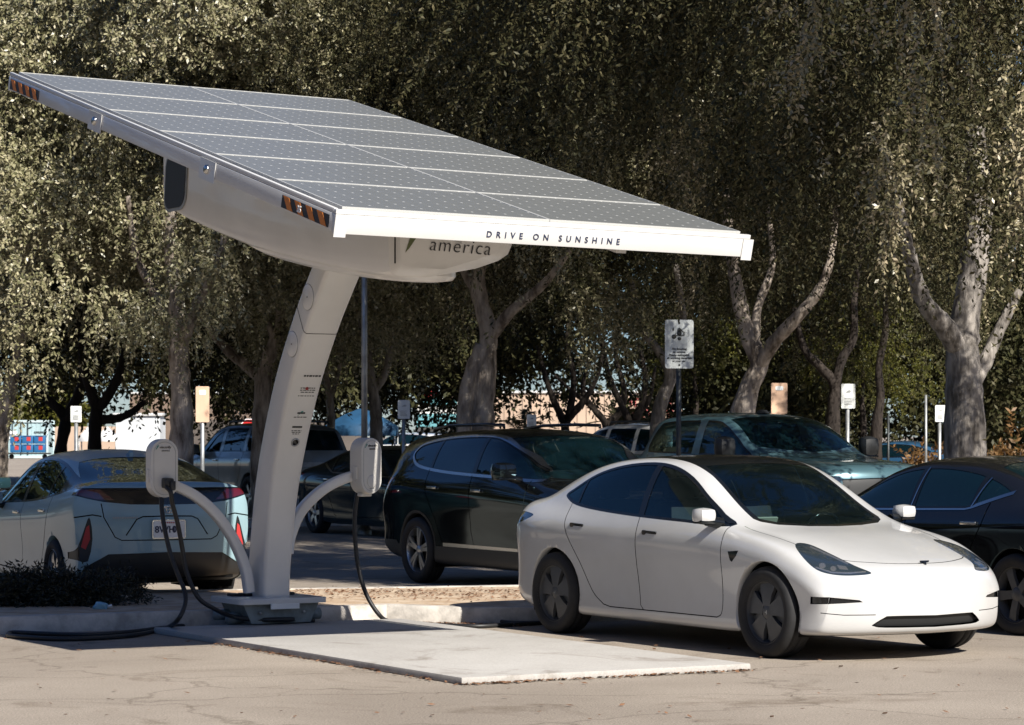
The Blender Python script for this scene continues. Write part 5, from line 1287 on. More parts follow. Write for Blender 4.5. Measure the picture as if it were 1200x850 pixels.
def ground():
    gm = ground_mat('worn_asphalt', (.395, .35, .298), (.295, .258, .217))
    s = MB(); s.face([(-900, -60, 0), (900, -60, 0), (900, 1500, 0), (-900, 1500, 0)]); o = s.build('car_park_ground', gm); o['kind'] = 'structure'
    # island in front of the parked cars
    km = mat('kerb_concrete', (.42, .39, .35), .85, var=.28, vscale=5, bump=.3, bscale=50)
    near = [g(-60, 746), g(10, 743), g(160, 738), g(315, 732.5), g(453, 727.5), g(560, 731.5), g(640, 731)]
    near += [near[-1]+A*1.0-B*.0, near[-1]+A*2.2+B*.3]
    far0 = g(-60, 694, .14); far = [far0, g(300, 689.5, .14), g(620, 685, .14)]; far.append(far[-1]+A*2.6)
    m = kerb_line([tuple(p) for p in near], .17, .14, 1); o = m.build('kerb', km); o['kind'] = 'structure'
    m = kerb_line([tuple((p.x, p.y, 0)) for p in far], .17, .14, -1); o = m.build('kerb', km); o['kind'] = 'structure'
    im = mat('island_soil', (.50, .40, .29), .95, col2=(.36, .25, .16), vscale=5, bump=.6, bscale=30)
    def shift(p, d): return Vector((p.x, p.y, 0))+B*d
    top = MB(); up = [shift(p, .16) for p in near]; dn = [shift(p, -.16) for p in far]
    pts = [tuple((p.x, p.y, .132)) for p in up]+[tuple((p.x, p.y, .132)) for p in reversed(dn)]
    top.face(pts); bmesh.ops.triangulate(top.bm, faces=top.bm.faces); o = top.build('island_soil', im); o['kind'] = 'structure'
    # dry leaf litter on the soil and in the gutters
    lm = mat('dry_leaf', (.16, .08, .04), .8, var=.5, vscale=9)
    rnd = random.Random(3); m = MB()
    def leaf(x, y, z):
        a = rnd.uniform(0, 6.28); s_ = rnd.uniform(.012, .028); d = Vector((math.cos(a), math.sin(a), rnd.uniform(-.3, .3))); e = Vector((-d.y, d.x, rnd.uniform(-.4, .4)))*.5; p = Vector((x, y, z+.012))
        m.face([p-d*s_, p+e*s_, p+d*s_, p-e*s_])
    for _ in range(1000):
        px = rnd.uniform(330, 640); py = 692+abs(rnd.gauss(0, 5.5)) if rnd.random() < .75 else rnd.uniform(688, 704)
        q = g(px, py, .132); leaf(q.x, q.y, .132)
    for _ in range(420):
        px = rnd.uniform(430, 620); q = g(px, 729.5+(px-453)*.02+rnd.uniform(0, 4)*rnd.random()); leaf(q.x, q.y, 0)
    f, r_, l = g(541, 803), g(880, 786), g(180, 742.5)
    for _ in range(520):
        t = rnd.random(); q = f.lerp(r_, t) if rnd.random() < .6 else f.lerp(l, t*.75); leaf(q.x+rnd.gauss(0, .03), q.y-abs(rnd.gauss(0, .05)), 0)
    for _ in range(150):
        q = g(rnd.uniform(0, 1200), rnd.uniform(745, 850)); leaf(q.x, q.y, 0)
    o = m.build('leaf_litter', lm); o['kind'] = 'stuff'; o['label'] = 'small dry brown leaves scattered along the kerb and pad'
    # painted bay line remains, far lane kerbs
    far_k = [g(180, 606), g(262, 606), g(372, 604), g(442, 603)]
    m = kerb_line([(p.x, p.y, 0) for p in (at(180, 509, 46)*1, at(470, 509, 49)*1)], 1.2, .13, 1); o = m.build('kerb', km); o['kind'] = 'structure'
# ------------------------------------------------------------------ trees
def leaf_mat(name, cols, trans=.25, rough=.5, spec=.35):
    m = bpy.data.materials.new(name); m.use_nodes = True; n = m.node_tree; p = n.nodes['Principled BSDF']; out = n.nodes['Material Output']
    ge = n.nodes.new('ShaderNodeNewGeometry'); r = n.nodes.new('ShaderNodeValToRGB'); r.color_ramp.interpolation = 'LINEAR'
    els = r.color_ramp.elements
    while len(els) < len(cols): els.new(.5)
    for i, c in enumerate(cols): els[i].position = i/(len(cols)-1); els[i].color = (*c, 1)
    n.links.new(ge.outputs['Random Per Island'], r.inputs['Fac']); n.links.new(r.outputs['Color'], p.inputs['Base Color'])
    p.inputs['Roughness'].default_value = rough; p.inputs['Specular IOR Level'].default_value = spec
    t = n.nodes.new('ShaderNodeBsdfTranslucent'); n.links.new(r.outputs['Color'], t.inputs['Color'])
    mx = n.nodes.new('ShaderNodeMixShader'); mx.inputs[0].default_value = trans
    n.links.new(p.outputs[0], mx.inputs[1]); n.links.new(t.outputs[0], mx.inputs[2]); n.links.new(mx.outputs[0], out.inputs['Surface'])
    return m

def leaves_mesh(name, twigs, per, ll, lw, seed, droop=.5, spread=.8, pinnate=False):
    """twigs: array (n,7): origin, direction, length. Leaves sit along each drooping twig."""
    rng = np.random.default_rng(seed); n = len(twigs); k = per
    o = twigs[:, None, 0:3]; d = twigs[:, None, 3:6]; L = twigs[:, None, 6:7]
    t = ((np.arange(k)[None, :, None]+rng.random((n, k, 1)))/k)
    down = np.array([0, 0, -1.0])
    pos = o+d*L*t+down*droop*L*t*t
    tan = d+2*droop*t*down; tan /= np.linalg.norm(tan, axis=2, keepdims=True)+1e-6
    rnd = rng.normal(size=(n, k, 3))
    if pinnate: rnd = np.repeat(rng.normal(size=(n, 1, 3)), k, axis=1)+rng.normal(size=(n, k, 3))*.25
    side = np.cross(tan, rnd); side /= np.linalg.norm(side, axis=2, keepdims=True)+1e-6
    if pinnate: side = side*np.where(np.arange(k)[None, :, None] % 2 == 0, 1.0, -1.0)
    ax = tan*.5+side*spread+rng.normal(size=(n, k, 3))*.25+down*.15; ax /= np.linalg.norm(ax, axis=2, keepdims=True)
    nr = np.array([0.14, -.22, .25])+rng.normal(size=(n, k, 3))
    wv = np.cross(ax, nr); wv /= np.linalg.norm(wv, axis=2, keepdims=True)+1e-6
    s = (.7+.6*rng.random((n, k, 1))); l = ll*s; w_ = lw*s
    pos = pos+rng.normal(size=(n, k, 3))*.015
    q = np.stack([pos, pos+ax*l*.5+wv*w_*.5, pos+ax*l, pos+ax*l*.5-wv*w_*.5], axis=2).reshape(-1, 3)
    me = bpy.data.meshes.new(name); nv = len(q); nf = nv//4
    me.vertices.add(nv); me.vertices.foreach_set('co', q.astype(np.float32).ravel())
    me.loops.add(nv); me.loops.foreach_set('vertex_index', np.arange(nv, dtype=np.int32))
    me.polygons.add(nf); me.polygons.foreach_set('loop_start', np.arange(0, nv, 4, dtype=np.int32))
    try: me.polygons.foreach_set('loop_total', np.full(nf, 4, dtype=np.int32))
    except Exception: pass
    me.update(calc_edges=True); me.validate()
    return me

def crown_twigs(seed, rx, ry, rz, n_br, n_sub, n_tw, L0, L1, low=-.75, hollow=.35, clump=.65, up=.1):
    """boughs leave the middle of an ellipsoid crown, each bearing clumps of twigs; gaps stay between the boughs"""
    rng = np.random.default_rng(seed); T = []
    for b in range(n_br):
        # bough end on the crown shell
        while True:
            v = rng.normal(size=3); v /= np.linalg.norm(v)
            if v[2] > low: break
        sw = 1+.55*max(0, -v[2])**1.5
        e = v*np.array([rx*sw, ry*sw, rz])*(.72+.34*rng.random())
        for s in range(n_sub):
            f = hollow+(1-hollow)*rng.random()**.7
            c = e*f+rng.normal(size=3)*np.array([.55, .55, .4]); c[2] += .5*f*(1-f)
            r_ = clump*(.6+.8*rng.random())
            q = rng.normal(size=(n_tw, 3)); q /= np.linalg.norm(q, axis=1, keepdims=True)
            org = c+q*r_*(rng.random((n_tw, 1))**.5)
            d = q*.6+v*.55+np.array([0, 0, up])+rng.normal(size=(n_tw, 3))*.2; d /= np.linalg.norm(d, axis=1, keepdims=True)
            Ln = L0+(L1-L0)*rng.random((n_tw, 1))**1.5
            T.append(np.hstack([org, d, Ln]))
    return np.vstack(T)

def bark(name, a, b, c=None, sc_=3.0):
    m = mat(name, a, .9, col2=b, vscale=sc_, bump=4, bscale=12, spec=.2)
    n = m.node_tree; mp = n.nodes.new('ShaderNodeMapping'); mp.inputs['Scale'].default_value = (1.3, 1.3, .35)
    tc = next(q for q in n.nodes if q.type == 'TEX_COORD'); n.links.new(tc.outputs['Object'], mp.inputs['Vector'])
    for q in n.nodes:
        if q.type == 'TEX_NOISE': n.links.new(mp.outputs[0], q.inputs['Vector'])
    return m
M['bark_mottled'] = bark('mottled_pale_bark', (.50, .43, .36), (.12, .095, .075), sc_=4.5)
M['bark_grey'] = bark('grey_brown_bark', (.34, .31, .28), (.10, .088, .076), sc_=6)
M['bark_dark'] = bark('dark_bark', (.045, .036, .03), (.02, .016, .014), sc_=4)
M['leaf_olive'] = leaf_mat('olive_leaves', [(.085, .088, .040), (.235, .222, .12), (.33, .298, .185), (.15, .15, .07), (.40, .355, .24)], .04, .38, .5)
M['leaf_strand_lit'] = leaf_mat('sunlit_tone_leaves', [(.13, .12, .06), (.24, .21, .125), (.34, .29, .18), (.18, .165, .085), (.42, .345, .235)], .06, .38, .45)  # lighter copy of the weeping leaves, sunlight put into the colour
M['leaf_weep_shade'] = leaf_mat('shade_tone_leaves', [(.022, .024, .010), (.05, .047, .022), (.07, .062, .03), (.03, .032, .014), (.11, .095, .05)], .03, .5, .12)  # leaf colour darkened to carry the shade inside the crowns
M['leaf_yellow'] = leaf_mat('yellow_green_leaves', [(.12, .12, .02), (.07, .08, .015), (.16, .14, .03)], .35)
M['leaf_back'] = leaf_mat('shade_tone_green_leaves', [(.022, .025, .010), (.04, .04, .016), (.06, .056, .026)], .04, .5, .12)  # dark so that gaps between the front crowns read as shade
M['leaf_rust'] = leaf_mat('rusty_leaves', [(.20, .10, .03), (.14, .08, .03), (.24, .14, .06)], .3)
M['leaf_juniper'] = leaf_mat('juniper_needles', [(.016, .018, .012), (.028, .03, .016), (.04, .036, .022)], .1)

CR = {}
def curtain_twigs(seed, rx, ry, rz, n_br, n_cur, n_str, L0, L1, low=-.6, rad=.38):
    """weeping crown: curtains of strands hang along the boughs"""
    rng = np.random.default_rng(seed); T = []
    for b in range(n_br):
        while True:
            v = rng.normal(size=3); v /= np.linalg.norm(v)
            if v[2] > low: break
        e = v*np.array([rx, ry, rz])*(.7+.36*rng.random())
        for s in range(n_cur):
            f = .3+.75*rng.random()**.6; c = e*f+rng.normal(size=3)*np.array([.45, .45, .3]); c[2] += 1.0*f*(1-f)
            r_ = rad*(.5+rng.random()); k = max(3, int(n_str*(.5+rng.random())))
            org = c+rng.normal(size=(k, 3))*np.array([r_, r_, .22])
            d = rng.normal(size=(k, 3))*.32+v*np.array([.4, .4, 0])+np.array([0, 0, -.75]); d /= np.linalg.norm(d, axis=1, keepdims=True)
            Lc = L0+(L1-L0)*rng.random()**1.4
            T.append(np.hstack([org, d, Lc*(.6+.5*rng.random((k, 1)))]))
    return np.vstack(T)

def crown(kind):
    """shared crown meshes; several trees of one kind use the same mesh, turned and scaled"""
    if kind in CR: return CR[kind]
    if kind == 'oval': me = leaves_mesh('crown', crown_twigs(11, 4.4, 4.4, 4.7, 50, 5, 46, .2, .7, low=-.97, clump=.58), 26, .078, .037, 1, .55)
    elif kind == 'broad': me = leaves_mesh('crown', crown_twigs(23, 5.0, 4.8, 4.7, 54, 5, 46, .2, .75, low=-.97, clump=.6), 26, .078, .037, 2, .6)
    elif kind == 'weep': me = leaves_mesh('crown', curtain_twigs(37, 5.6, 5.2, 5.2, 76, 6, 14, .6, 1.9, low=-.8, rad=.3), 54, .072, .029, 3, .25, .7, True)
    elif kind == 'weep_b': me = leaves_mesh('crown', curtain_twigs(41, 5.4, 5.4, 5.4, 74, 6, 14, .8, 2.4, low=-.8, rad=.28), 60, .070, .028, 4, .25, .7, True)
    elif kind == 'sparse': me = leaves_mesh('crown', crown_twigs(53, 2.6, 2.6, 2.0, 26, 3, 12, .3, .7, clump=.45), 16, .10, .045, 5, .4)
    CR[kind] = me; return me

def tree(label, px, Y, limbs, bk, kind, leaf, cz, scale=(1, 1, 1), dx=0.0, dy=0.0, rot=0.0, group=None, cat='tree', strands=0):
    """limbs: list of ([(px, py, dY)...], radius at base, radius at tip) read off the photograph at depth Y"""
    base = at(px, 509, Y); base.z = 0
    root = empty('broadleaf_tree', base); tag(root, label, cat, group)
    m = MB()
    for pts, ra, rb in limbs:
        P_ = [at(p[0], p[1], Y+(p[2] if len(p) > 2 else 0))-base for p in pts]
        C_ = crv([tuple(p) for p in P_], 5); n = len(C_)
        rnd = random.Random(len(pts)*7+int(px))
        rr = [(ra+(rb-ra)*(i/(n-1)))*(1+.10*rnd.uniform(-1, 1)) for i in range(n)]
        if C_[0][2] < .3: rr[0] *= 1.35
        m.tube(C_, rr, 12)
    o = m.build('trunk', bk, root, 70)
    me = crown(kind)
    c = bpy.data.objects.new('crown', me); COL.objects.link(c); c.parent = root
    if not me.materials: me.materials.append(leaf)
    elif me.materials[0] != leaf: c.material_slots[0].link = 'OBJECT'; c.material_slots[0].material = leaf
    c.location = (dx, dy, cz); c.rotation_euler = (0, 0, R(rot)); c.scale = scale
    if strands:  # outer boughs painted pale, as if they caught the sun
        rng = np.random.default_rng(int(px)); T = []
        for _ in range(strands):
            th = rng.uniform(-1.85, .1); zz = rng.uniform(-.66, .12); rr_ = math.sqrt(1-zz*zz*.6)*(1.02+.18*rng.random()); ctr = np.array([5.4*scale[0]*rr_*math.cos(th), 5.2*scale[1]*rr_*math.sin(th), 5.0*scale[2]*zz])
            # one drooping branch: short leafy strands along a tapering tail
            out = np.array([math.cos(th), math.sin(th), 0]); Lb = min(rng.uniform(1.2, 3.0), max(.7, cz+ctr[2]-3.9)); k = int(rng.integers(26, 60)); t = rng.random((k, 1))**.8
            path = ctr+out*(.9*t-.35*t*t)*Lb*.45+np.array([0, 0, -1.0])*(.15*t+.85*t*t)*Lb
            org = path+rng.normal(size=(k, 3))*(.20-.13*t)
            d = rng.normal(size=(k, 3))*.38+out*.3*(1-t)+np.array([0, 0, -.6]); d /= np.linalg.norm(d, axis=1, keepdims=True)
            T.append(np.hstack([org, d, rng.uniform(.35, .85, size=(k, 1))]))
        ms = leaves_mesh('hanging_boughs', np.vstack(T), 26, .066, .030, int(px)+1, .3, .7, True); ms.materials.append(M['leaf_strand_lit'])
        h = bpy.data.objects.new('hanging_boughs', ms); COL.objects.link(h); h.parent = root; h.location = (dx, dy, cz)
    return root

def trees():
    K = M
    G_ = lambda px, Y: 509+CH*F/Y          # picture row of the ground at depth Y
    def base(px, Y): return (px, G_(px, Y))
    tree('mottled thick trunk tree directly right of the small tan sign, left of the column', 212, 45, [([base(211, 45), (212, 540), (213, 480), (210, 430), (209, 380), (203, 310), (198, 230), (205, 120)], .22, .10), ([(210, 410), (230, 360, -.4), (255, 310, -.8), (270, 240, -1)], .12, .04), ([(209, 400), (185, 350, .3), (160, 300, .3), (150, 230)], .11, .04)], K['bark_mottled'], 'oval', K['leaf_olive'], 7.4, (1.0, 1, 1.05), dy=.8, rot=20)
    tree('tree with pale forked trunk just left of the white column', 308, 53, [([base(306, 53), (306, 500), (308, 470), (309, 442), (318, 410), (330, 378), (320, 335), (318, 280)], .21, .08), ([(308, 446), (290, 430), (268, 412), (246, 385), (225, 352), (215, 300)], .12, .05), ([(322, 400), (308, 360), (300, 310)], .08, .03)], K['bark_mottled'], 'broad', K['leaf_olive'], 7.9, (1, 1, 1.05), dy=2.2, rot=75)
    tree('tall twin trunk tree rising behind the black crossover', 562, 47, [([base(566, 47), (565, 520), (566, 470), (570, 425), (572, 388), (560, 335), (565, 270), (560, 190)], .24, .09), ([base(545, 47), (545, 520), (546, 480), (553, 440), (566, 405)], .17, .14), ([(573, 398), (598, 366, -.3), (638, 332, -.7), (670, 290, -1)], .12, .05), ([(560, 345), (540, 310), (528, 260)], .09, .04)], K['bark_mottled'], 'broad', K['leaf_olive'], 7.9, (1, 1, 1), dy=1.2, rot=150)
    tree('tree with sunlit leaning forked trunk behind the teal pickup', 870, 44, [([base(858, 44), (866, 510), (878, 455), (890, 425), (876, 392), (864, 340), (856, 290), (850, 220)], .22, .07), ([(889, 428), (908, 400, -.3), (932, 374, -.6), (960, 340, -.8), (974, 300, -.8), (980, 240, -.7)], .13, .05), ([(884, 410), (888, 360), (905, 310), (900, 240)], .09, .04)], K['bark_mottled'], 'weep', K['leaf_weep_shade'], 9.6, (1.1, 1.05, 1.1), dx=-.6, dy=-.5, rot=30, strands=9)
    tree('large grey trunk tree with drooping crown near the right edge', 1130, 37, [([base(1131, 37), (1131, 545), (1130, 470), (1128, 420), (1130, 380), (1140, 320), (1148, 240), (1140, 150)], .30, .16), ([(1126, 412), (1106, 382, -.3), (1082, 352, -.6), (1066, 300, -.8), (1050, 230, -1)], .17, .07), ([(1136, 455), (1154, 425, .2), (1172, 385, .3), (1195, 340, .3)], .13, .06)], K['bark_grey'], 'weep_b', K['leaf_weep_shade'], 9.0, (1.2, 1.1, 1.2), dx=-1.0, dy=-1.6, rot=0, strands=34)
    tree('slender dark forked tree right of the tan sign behind the pickup roof', 977, 52, [([base(976, 52), (976, 490), (978, 452), (963, 432), (942, 408), (930, 360)], .15, .05), ([(978, 456), (986, 422), (1000, 396), (1001, 350), (1010, 280)], .11, .05)], K['bark_dark'], 'weep', K['leaf_weep_shade'], 8.4, (1, 1, 1.05), dy=1.5, rot=110)
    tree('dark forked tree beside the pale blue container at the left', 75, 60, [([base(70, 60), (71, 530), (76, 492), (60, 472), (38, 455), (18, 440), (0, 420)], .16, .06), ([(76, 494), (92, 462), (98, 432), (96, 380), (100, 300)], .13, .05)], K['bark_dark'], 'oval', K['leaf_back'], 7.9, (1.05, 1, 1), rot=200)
    tree('dark spreading tree left of the grey trailer wall', 112, 57, [([base(111, 57), (111, 510), (113, 482), (105, 455), (96, 420), (90, 350)], .17, .06), ([(114, 480), (128, 462), (142, 430), (150, 380), (150, 300)], .12, .05), ([(120, 492), (140, 490), (156, 482), (170, 470)], .11, .05)], K['bark_dark'], 'broad', K['leaf_back'], 8.0, (1, 1, 1), rot=260)
    tree('pale leaning trunk tree at the left edge of the picture', 4, 50, [([base(-2, 50), (0, 520), (7, 480), (13, 450), (22, 415), (30, 350), (36, 250)], .17, .08)], K['bark_mottled'], 'oval', K['leaf_olive'], 7.6, (1.05, 1, 1.05), rot=310)
    tree('thin trunk tree in front of the blue tent, beside the light pole', 442, 55, [([base(441, 55), (441, 515), (440, 478), (434, 440), (428, 400), (420, 340), (425, 260)], .15, .06), ([(438, 460), (452, 436), (458, 400), (462, 340)], .09, .04)], K['bark_grey'], 'oval', K['leaf_olive'], 7.3, (1.08, 1, 1), dy=2.5, rot=45)
    tree('small tree with pale slim trunk between the column and the blue tent', 387, 60, [([base(388, 60), (388, 500), (386, 465), (379, 425), (372, 380), (370, 320)], .11, .04), ([(386, 470), (396, 440), (402, 400)], .07, .03)], K['bark_mottled'], 'broad', K['leaf_back'], 7.7, (1, 1, 1), rot=5)
    tree('tree with bare leaning trunk left of the large white sign', 774, 50, [([base(770, 50), (771, 500), (776, 468), (786, 440), (772, 412), (752, 385), (740, 330)], .16, .05), ([(785, 442), (796, 415), (800, 370), (790, 300)], .10, .05)], K['bark_grey'], 'weep_b', K['leaf_weep_shade'], 9.3, (1, 1, 1), dy=1, rot=220, strands=8)
    for i, (px, Y, st, lab) in enumerate((
        (660, 63, [([(660, 525), (662, 500), (650, 472), (640, 445), (630, 405)], .12, .04), ([(662, 500), (669, 476), (672, 440), (664, 405), (668, 370)], .10, .04), ([(664, 492), (684, 470), (700, 440), (708, 400)], .10, .04)], 'multi stemmed dark tree against the tan wall, the one left of its two neighbours'),
        (708, 66, [([(712, 525), (710, 498), (695, 478), (683, 458), (690, 420)], .11, .04), ([(711, 500), (728, 480), (731, 455), (722, 420), (724, 390)], .10, .04), ([(695, 478), (672, 460), (650, 440)], .07, .03)], 'multi stemmed dark tree against the tan wall, between two similar trees'),
        (742, 64, [([(741, 525), (740, 500), (727, 472), (716, 448), (706, 410), (700, 380)], .11, .04), ([(741, 500), (752, 474), (756, 440), (748, 405)], .11, .04), ([(742, 490), (760, 470), (768, 430)], .08, .03)], 'multi stemmed dark tree below the red shop letters'))):
        tree(lab, px, Y, st, K['bark_dark'], 'sparse', K['leaf_back'], 5.6+.3*i, (1, 1, 1.1), rot=40*i, group='dark multi stemmed trees before the tan wall')
    tree('far small tree with pale trunk under the yellow foliage right of the pickup', 1027, 66, [([base(1026, 66), (1027, 515), (1028, 492), (1032, 465), (1030, 430), (1038, 380), (1034, 300)], .16, .06)], K['bark_dark'], 'weep', K['leaf_back'], 8.5, (.9, .9, .9), rot=70)
    tree('low yellow green tree glowing behind the pickup roof', 1010, 74, [([base(1012, 74), (1012, 500), (1010, 470), (1012, 430)], .12, .05)], K['bark_dark'], 'sparse', K['leaf_yellow'], 3.7, (.7, .7, .8), rot=0)
    tree('yellow green tree left of the leaning sunlit trunk', 815, 76, [([base(815, 76), (814, 500), (816, 470), (812, 430)], .12, .05)], K['bark_dark'], 'sparse', K['leaf_yellow'], 4.2, (.7, .7, .9), rot=120)
    # trees standing right of the view: they throw the dappled shade over the pickup and the big trunk
    for x, y, k, rt, sx, lab in ((5.7, 23.0, 'oval', 60, .74, 'shade tree standing behind the black sedan, throwing shade over the black crossover'),):
        root = empty('broadleaf_tree', (x, y, 0)); tag(root, lab, 'tree')
        m = MB(); m.tube(crv([(0, 0, 0), (.1, 0, 2), (0, .2, 5), (.2, 0, 12)], 5), .22, 12); m.tube(crv([(.05, .1, 7), (.8, .3, 9), (1.6, .4, 11)], 5), .1, 8); m.build('trunk', K['bark_grey'], root, 70)
        c = bpy.data.objects.new('crown', crown(k)); COL.objects.link(c); c.parent = root; c.location = (0, 0, 12.6 if sx > .8 else 10.2); c.rotation_euler.z = R(rt); c.scale = (sx, sx, sx*.95)
        if not c.data.materials: c.data.materials.append(K['leaf_olive'])
    # trees and hedges across the street behind the photographer: they show in the car bodies and glass
    tw = []
    for i in range(19):
        a = R(122+i*15); rr_ = 46; q = crown_twigs(300+i, 7.5, 7.5, 6.5, 26, 3, 7, 1.0, 2.4, low=-.9, clump=1.3); q[:, :3] += np.array([rr_*math.cos(a), 16+rr_*math.sin(a)*.9, 6.6]); tw.append(q)
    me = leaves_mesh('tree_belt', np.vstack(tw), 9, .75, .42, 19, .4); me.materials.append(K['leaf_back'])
    o = bpy.data.objects.new('tree_belt', me); COL.objects.link(o); tag(o, 'trees across the street mirrored in the parked cars', None, None, 'stuff')
    # the mass of trees behind
    ob = None
    T = []
    rng = np.random.default_rng(5)
    tw = []
    for cx, cy, cz, rx, rz in ((-19, 84, 8.2, 5, 4.9), (-14.5, 80, 7.4, 5, 4.4), (-10, 84, 7.4, 5, 4.6), (-5.5, 80, 7.0, 5, 5.2), (-1, 84, 8.2, 5, 5.2), (3.5, 80, 10.6, 5, 4.4), (8, 76, 6.0, 4, 6), (12.0, 80, 6.0, 5, 6.2), (17, 78, 6.4, 5, 6.5), (22, 76, 6.4, 5, 6.5), (-23, 92, 5.8, 5, 3.2), (-18, 94, 5.9, 5, 3.2), (-13, 92, 5.6, 5, 3.0), (-8.5, 94, 5.4, 4.5, 3.0), (-4, 92, 5.2, 4, 3.2), (-.6, 90, 5.8, 3, 3.0), (7.5, 88, 4.2, 3.5, 4), (13, 90, 4.0, 5, 4), (19, 90, 4, 5, 4), (25, 90, 4, 5, 4)):
        q = crown_twigs(int(100+cx*3), rx, 3, rz, 48, 5, 11, .4, 1.2, low=-.97, clump=.8); q[:, :3] += np.array([cx, cy, cz]); tw.append(q)
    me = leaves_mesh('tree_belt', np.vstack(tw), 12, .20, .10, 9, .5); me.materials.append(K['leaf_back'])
    o = bpy.data.objects.new('tree_belt', me); COL.objects.link(o); tag(o, 'far mass of dark green treetops closing the view', None, None, 'stuff')

def shrubs():
    # dark juniper on the island
    def bush(name, label, c, rx, ry, rz, n, leaf, ll, lw, seed, cat='shrub', L=(.15, .4), per=14, up=.5):
        root = empty(name, c); tag(root, label, cat)
        rng = np.random.default_rng(seed); v = rng.normal(size=(n, 3)); v /= np.linalg.norm(v, axis=1, keepdims=True); v[:, 2] = np.abs(v[:, 2])
        org = v*np.array([rx, ry, rz])*(.25+.7*rng.random((n, 1))**.6)
        lump = .75+.35*np.sin(org[:, 0:1]*5.1+seed)*np.sin(org[:, 1:2]*4.3+1.7); org = org*lump
        d = v+np.array([0, 0, up])+rng.normal(size=(n, 3))*.35; d /= np.linalg.norm(d, axis=1, keepdims=True)
        me = leaves_mesh('foliage', np.hstack([org, d, L[0]+(L[1]-L[0])*rng.random((n, 1))]), per, ll, lw, seed, .25, .6); me.materials.append(leaf)
        o = bpy.data.objects.new('foliage', me); COL.objects.link(o); o.parent = root
        m = MB()
        rn = random.Random(seed)
        for k in range(9):
            a = rn.uniform(0, 6.28); f = rn.uniform(.4, .8); m.tube(crv([(0, 0, 0), (rx*f*.4*math.cos(a), ry*f*.4*math.sin(a), rz*.35), (rx*f*math.cos(a), ry*f*math.sin(a), rz*.7)], 3), [.025*rz+.008]*6+[.006], 5)
        m.build('stems', M['bark_dark'], root, 70)
    q = g(78, 713, .13); bush('juniper_shrub', 'low dark juniper shrub on the kerbed island in front of the silver hatchback', (q.x, q.y+.55, .12), .62, .5, .40, 900, M['leaf_juniper'], .05, .012, 61, L=(.08, .25))
    q = g(2, 713, .13); bush('juniper_shrub', 'low dark juniper shrub on the island at the very left edge', (q.x-.05, q.y+.45, .12), .45, .45, .42, 600, M['leaf_juniper'], .05, .012, 62, L=(.08, .25))
    for px, py, Y, rx, rz, lf, lab, sd in ((1078, 532, 72, 1.0, 1.5, 'leaf_rust', 'rust coloured bush between the far posts right of the pickup', 63), (1182, 535, 60, 1.15, 1.8, 'leaf_rust', 'rust coloured bush right of the big grey trunk', 64),
                                 (245, 530, 75, .6, 1.0, 'leaf_yellow', 'spiky green plant beside the tan sign post at the left', 65), (365, 520, 80, 1.2, 1.4, 'leaf_back', 'green hedge bush behind the silver SUV roof', 66), (482, 520, 84, .6, 1.6, 'leaf_yellow', 'green bush under the parking sign left of the awning', 67), (1130, 530, 90, 3.5, 1.5, 'leaf_back', 'long dark hedge behind the big grey trunk', 68), (905, 520, 92, 4.5, 1.9, 'leaf_back', 'dark hedge far behind the teal pickup', 69), (45, 480, 330, 9, 8.5, 'leaf_yellow', 'far olive treetops above the pale blue container', 70)):
        c = at(px, 509, Y); big = Y > 200
        bush('leafy_shrub', lab, (c.x, c.y, 0), rx, min(rx, 1.5), rz, 260 if not big else 600, M[lf], .16 if not big else .9, .07 if not big else .4, sd, L=(.2, .5) if not big else (1.5, 3))
    # palm like clumps at the foot of the dark trees
    for px, Y, h, lab in ((610, 70, 2.6, 'dark fan of palm fronds left of the small white sign above the crossover roof'), (733, 71, 2.9, 'dark fan of palm fronds right of the small white sign above the crossover roof')):
        c = at(px, 509, Y); root = empty('palm_clump', (c.x, c.y, 0)); tag(root, lab, 'palm')
        rn = random.Random(int(px)); m = MB(); st = MB()
        for k in range(26):
            a = rn.uniform(0, 6.28); e = rn.uniform(.3, 1.2); L = rn.uniform(.9, 1.5); d = Vector((math.cos(a)*math.cos(e), math.sin(a)*math.cos(e), math.sin(e))); b0 = Vector((0, 0, h*.55+rn.uniform(-.2, .4)))
            ax = [b0+d*L*t-Vector((0, 0, .7*t*t)) for t in (0, .25, .5, .75, 1)]; st.tube(ax, .012, 4)
            s_ = d.cross(Vector((0, 0, 1))).normalized()
            for t in np.linspace(.12, 1, 16):
                p = b0+d*L*t-Vector((0, 0, .7*t*t))
                for sg in (1, -1):
                    e_ = p+s_*sg*.32*(1.15-t)+d*.16-Vector((0, 0, .10)); w_ = d*.018; m.face([p-w_, p+w_, e_])
        m.build('fronds', M['leaf_back'], root); st.tube([(0, 0, 0), (0, 0, h*.5), (0, 0, h*.6)], [.14, .13, .1], 8); st.build('stem', M['bark_dark'], root)
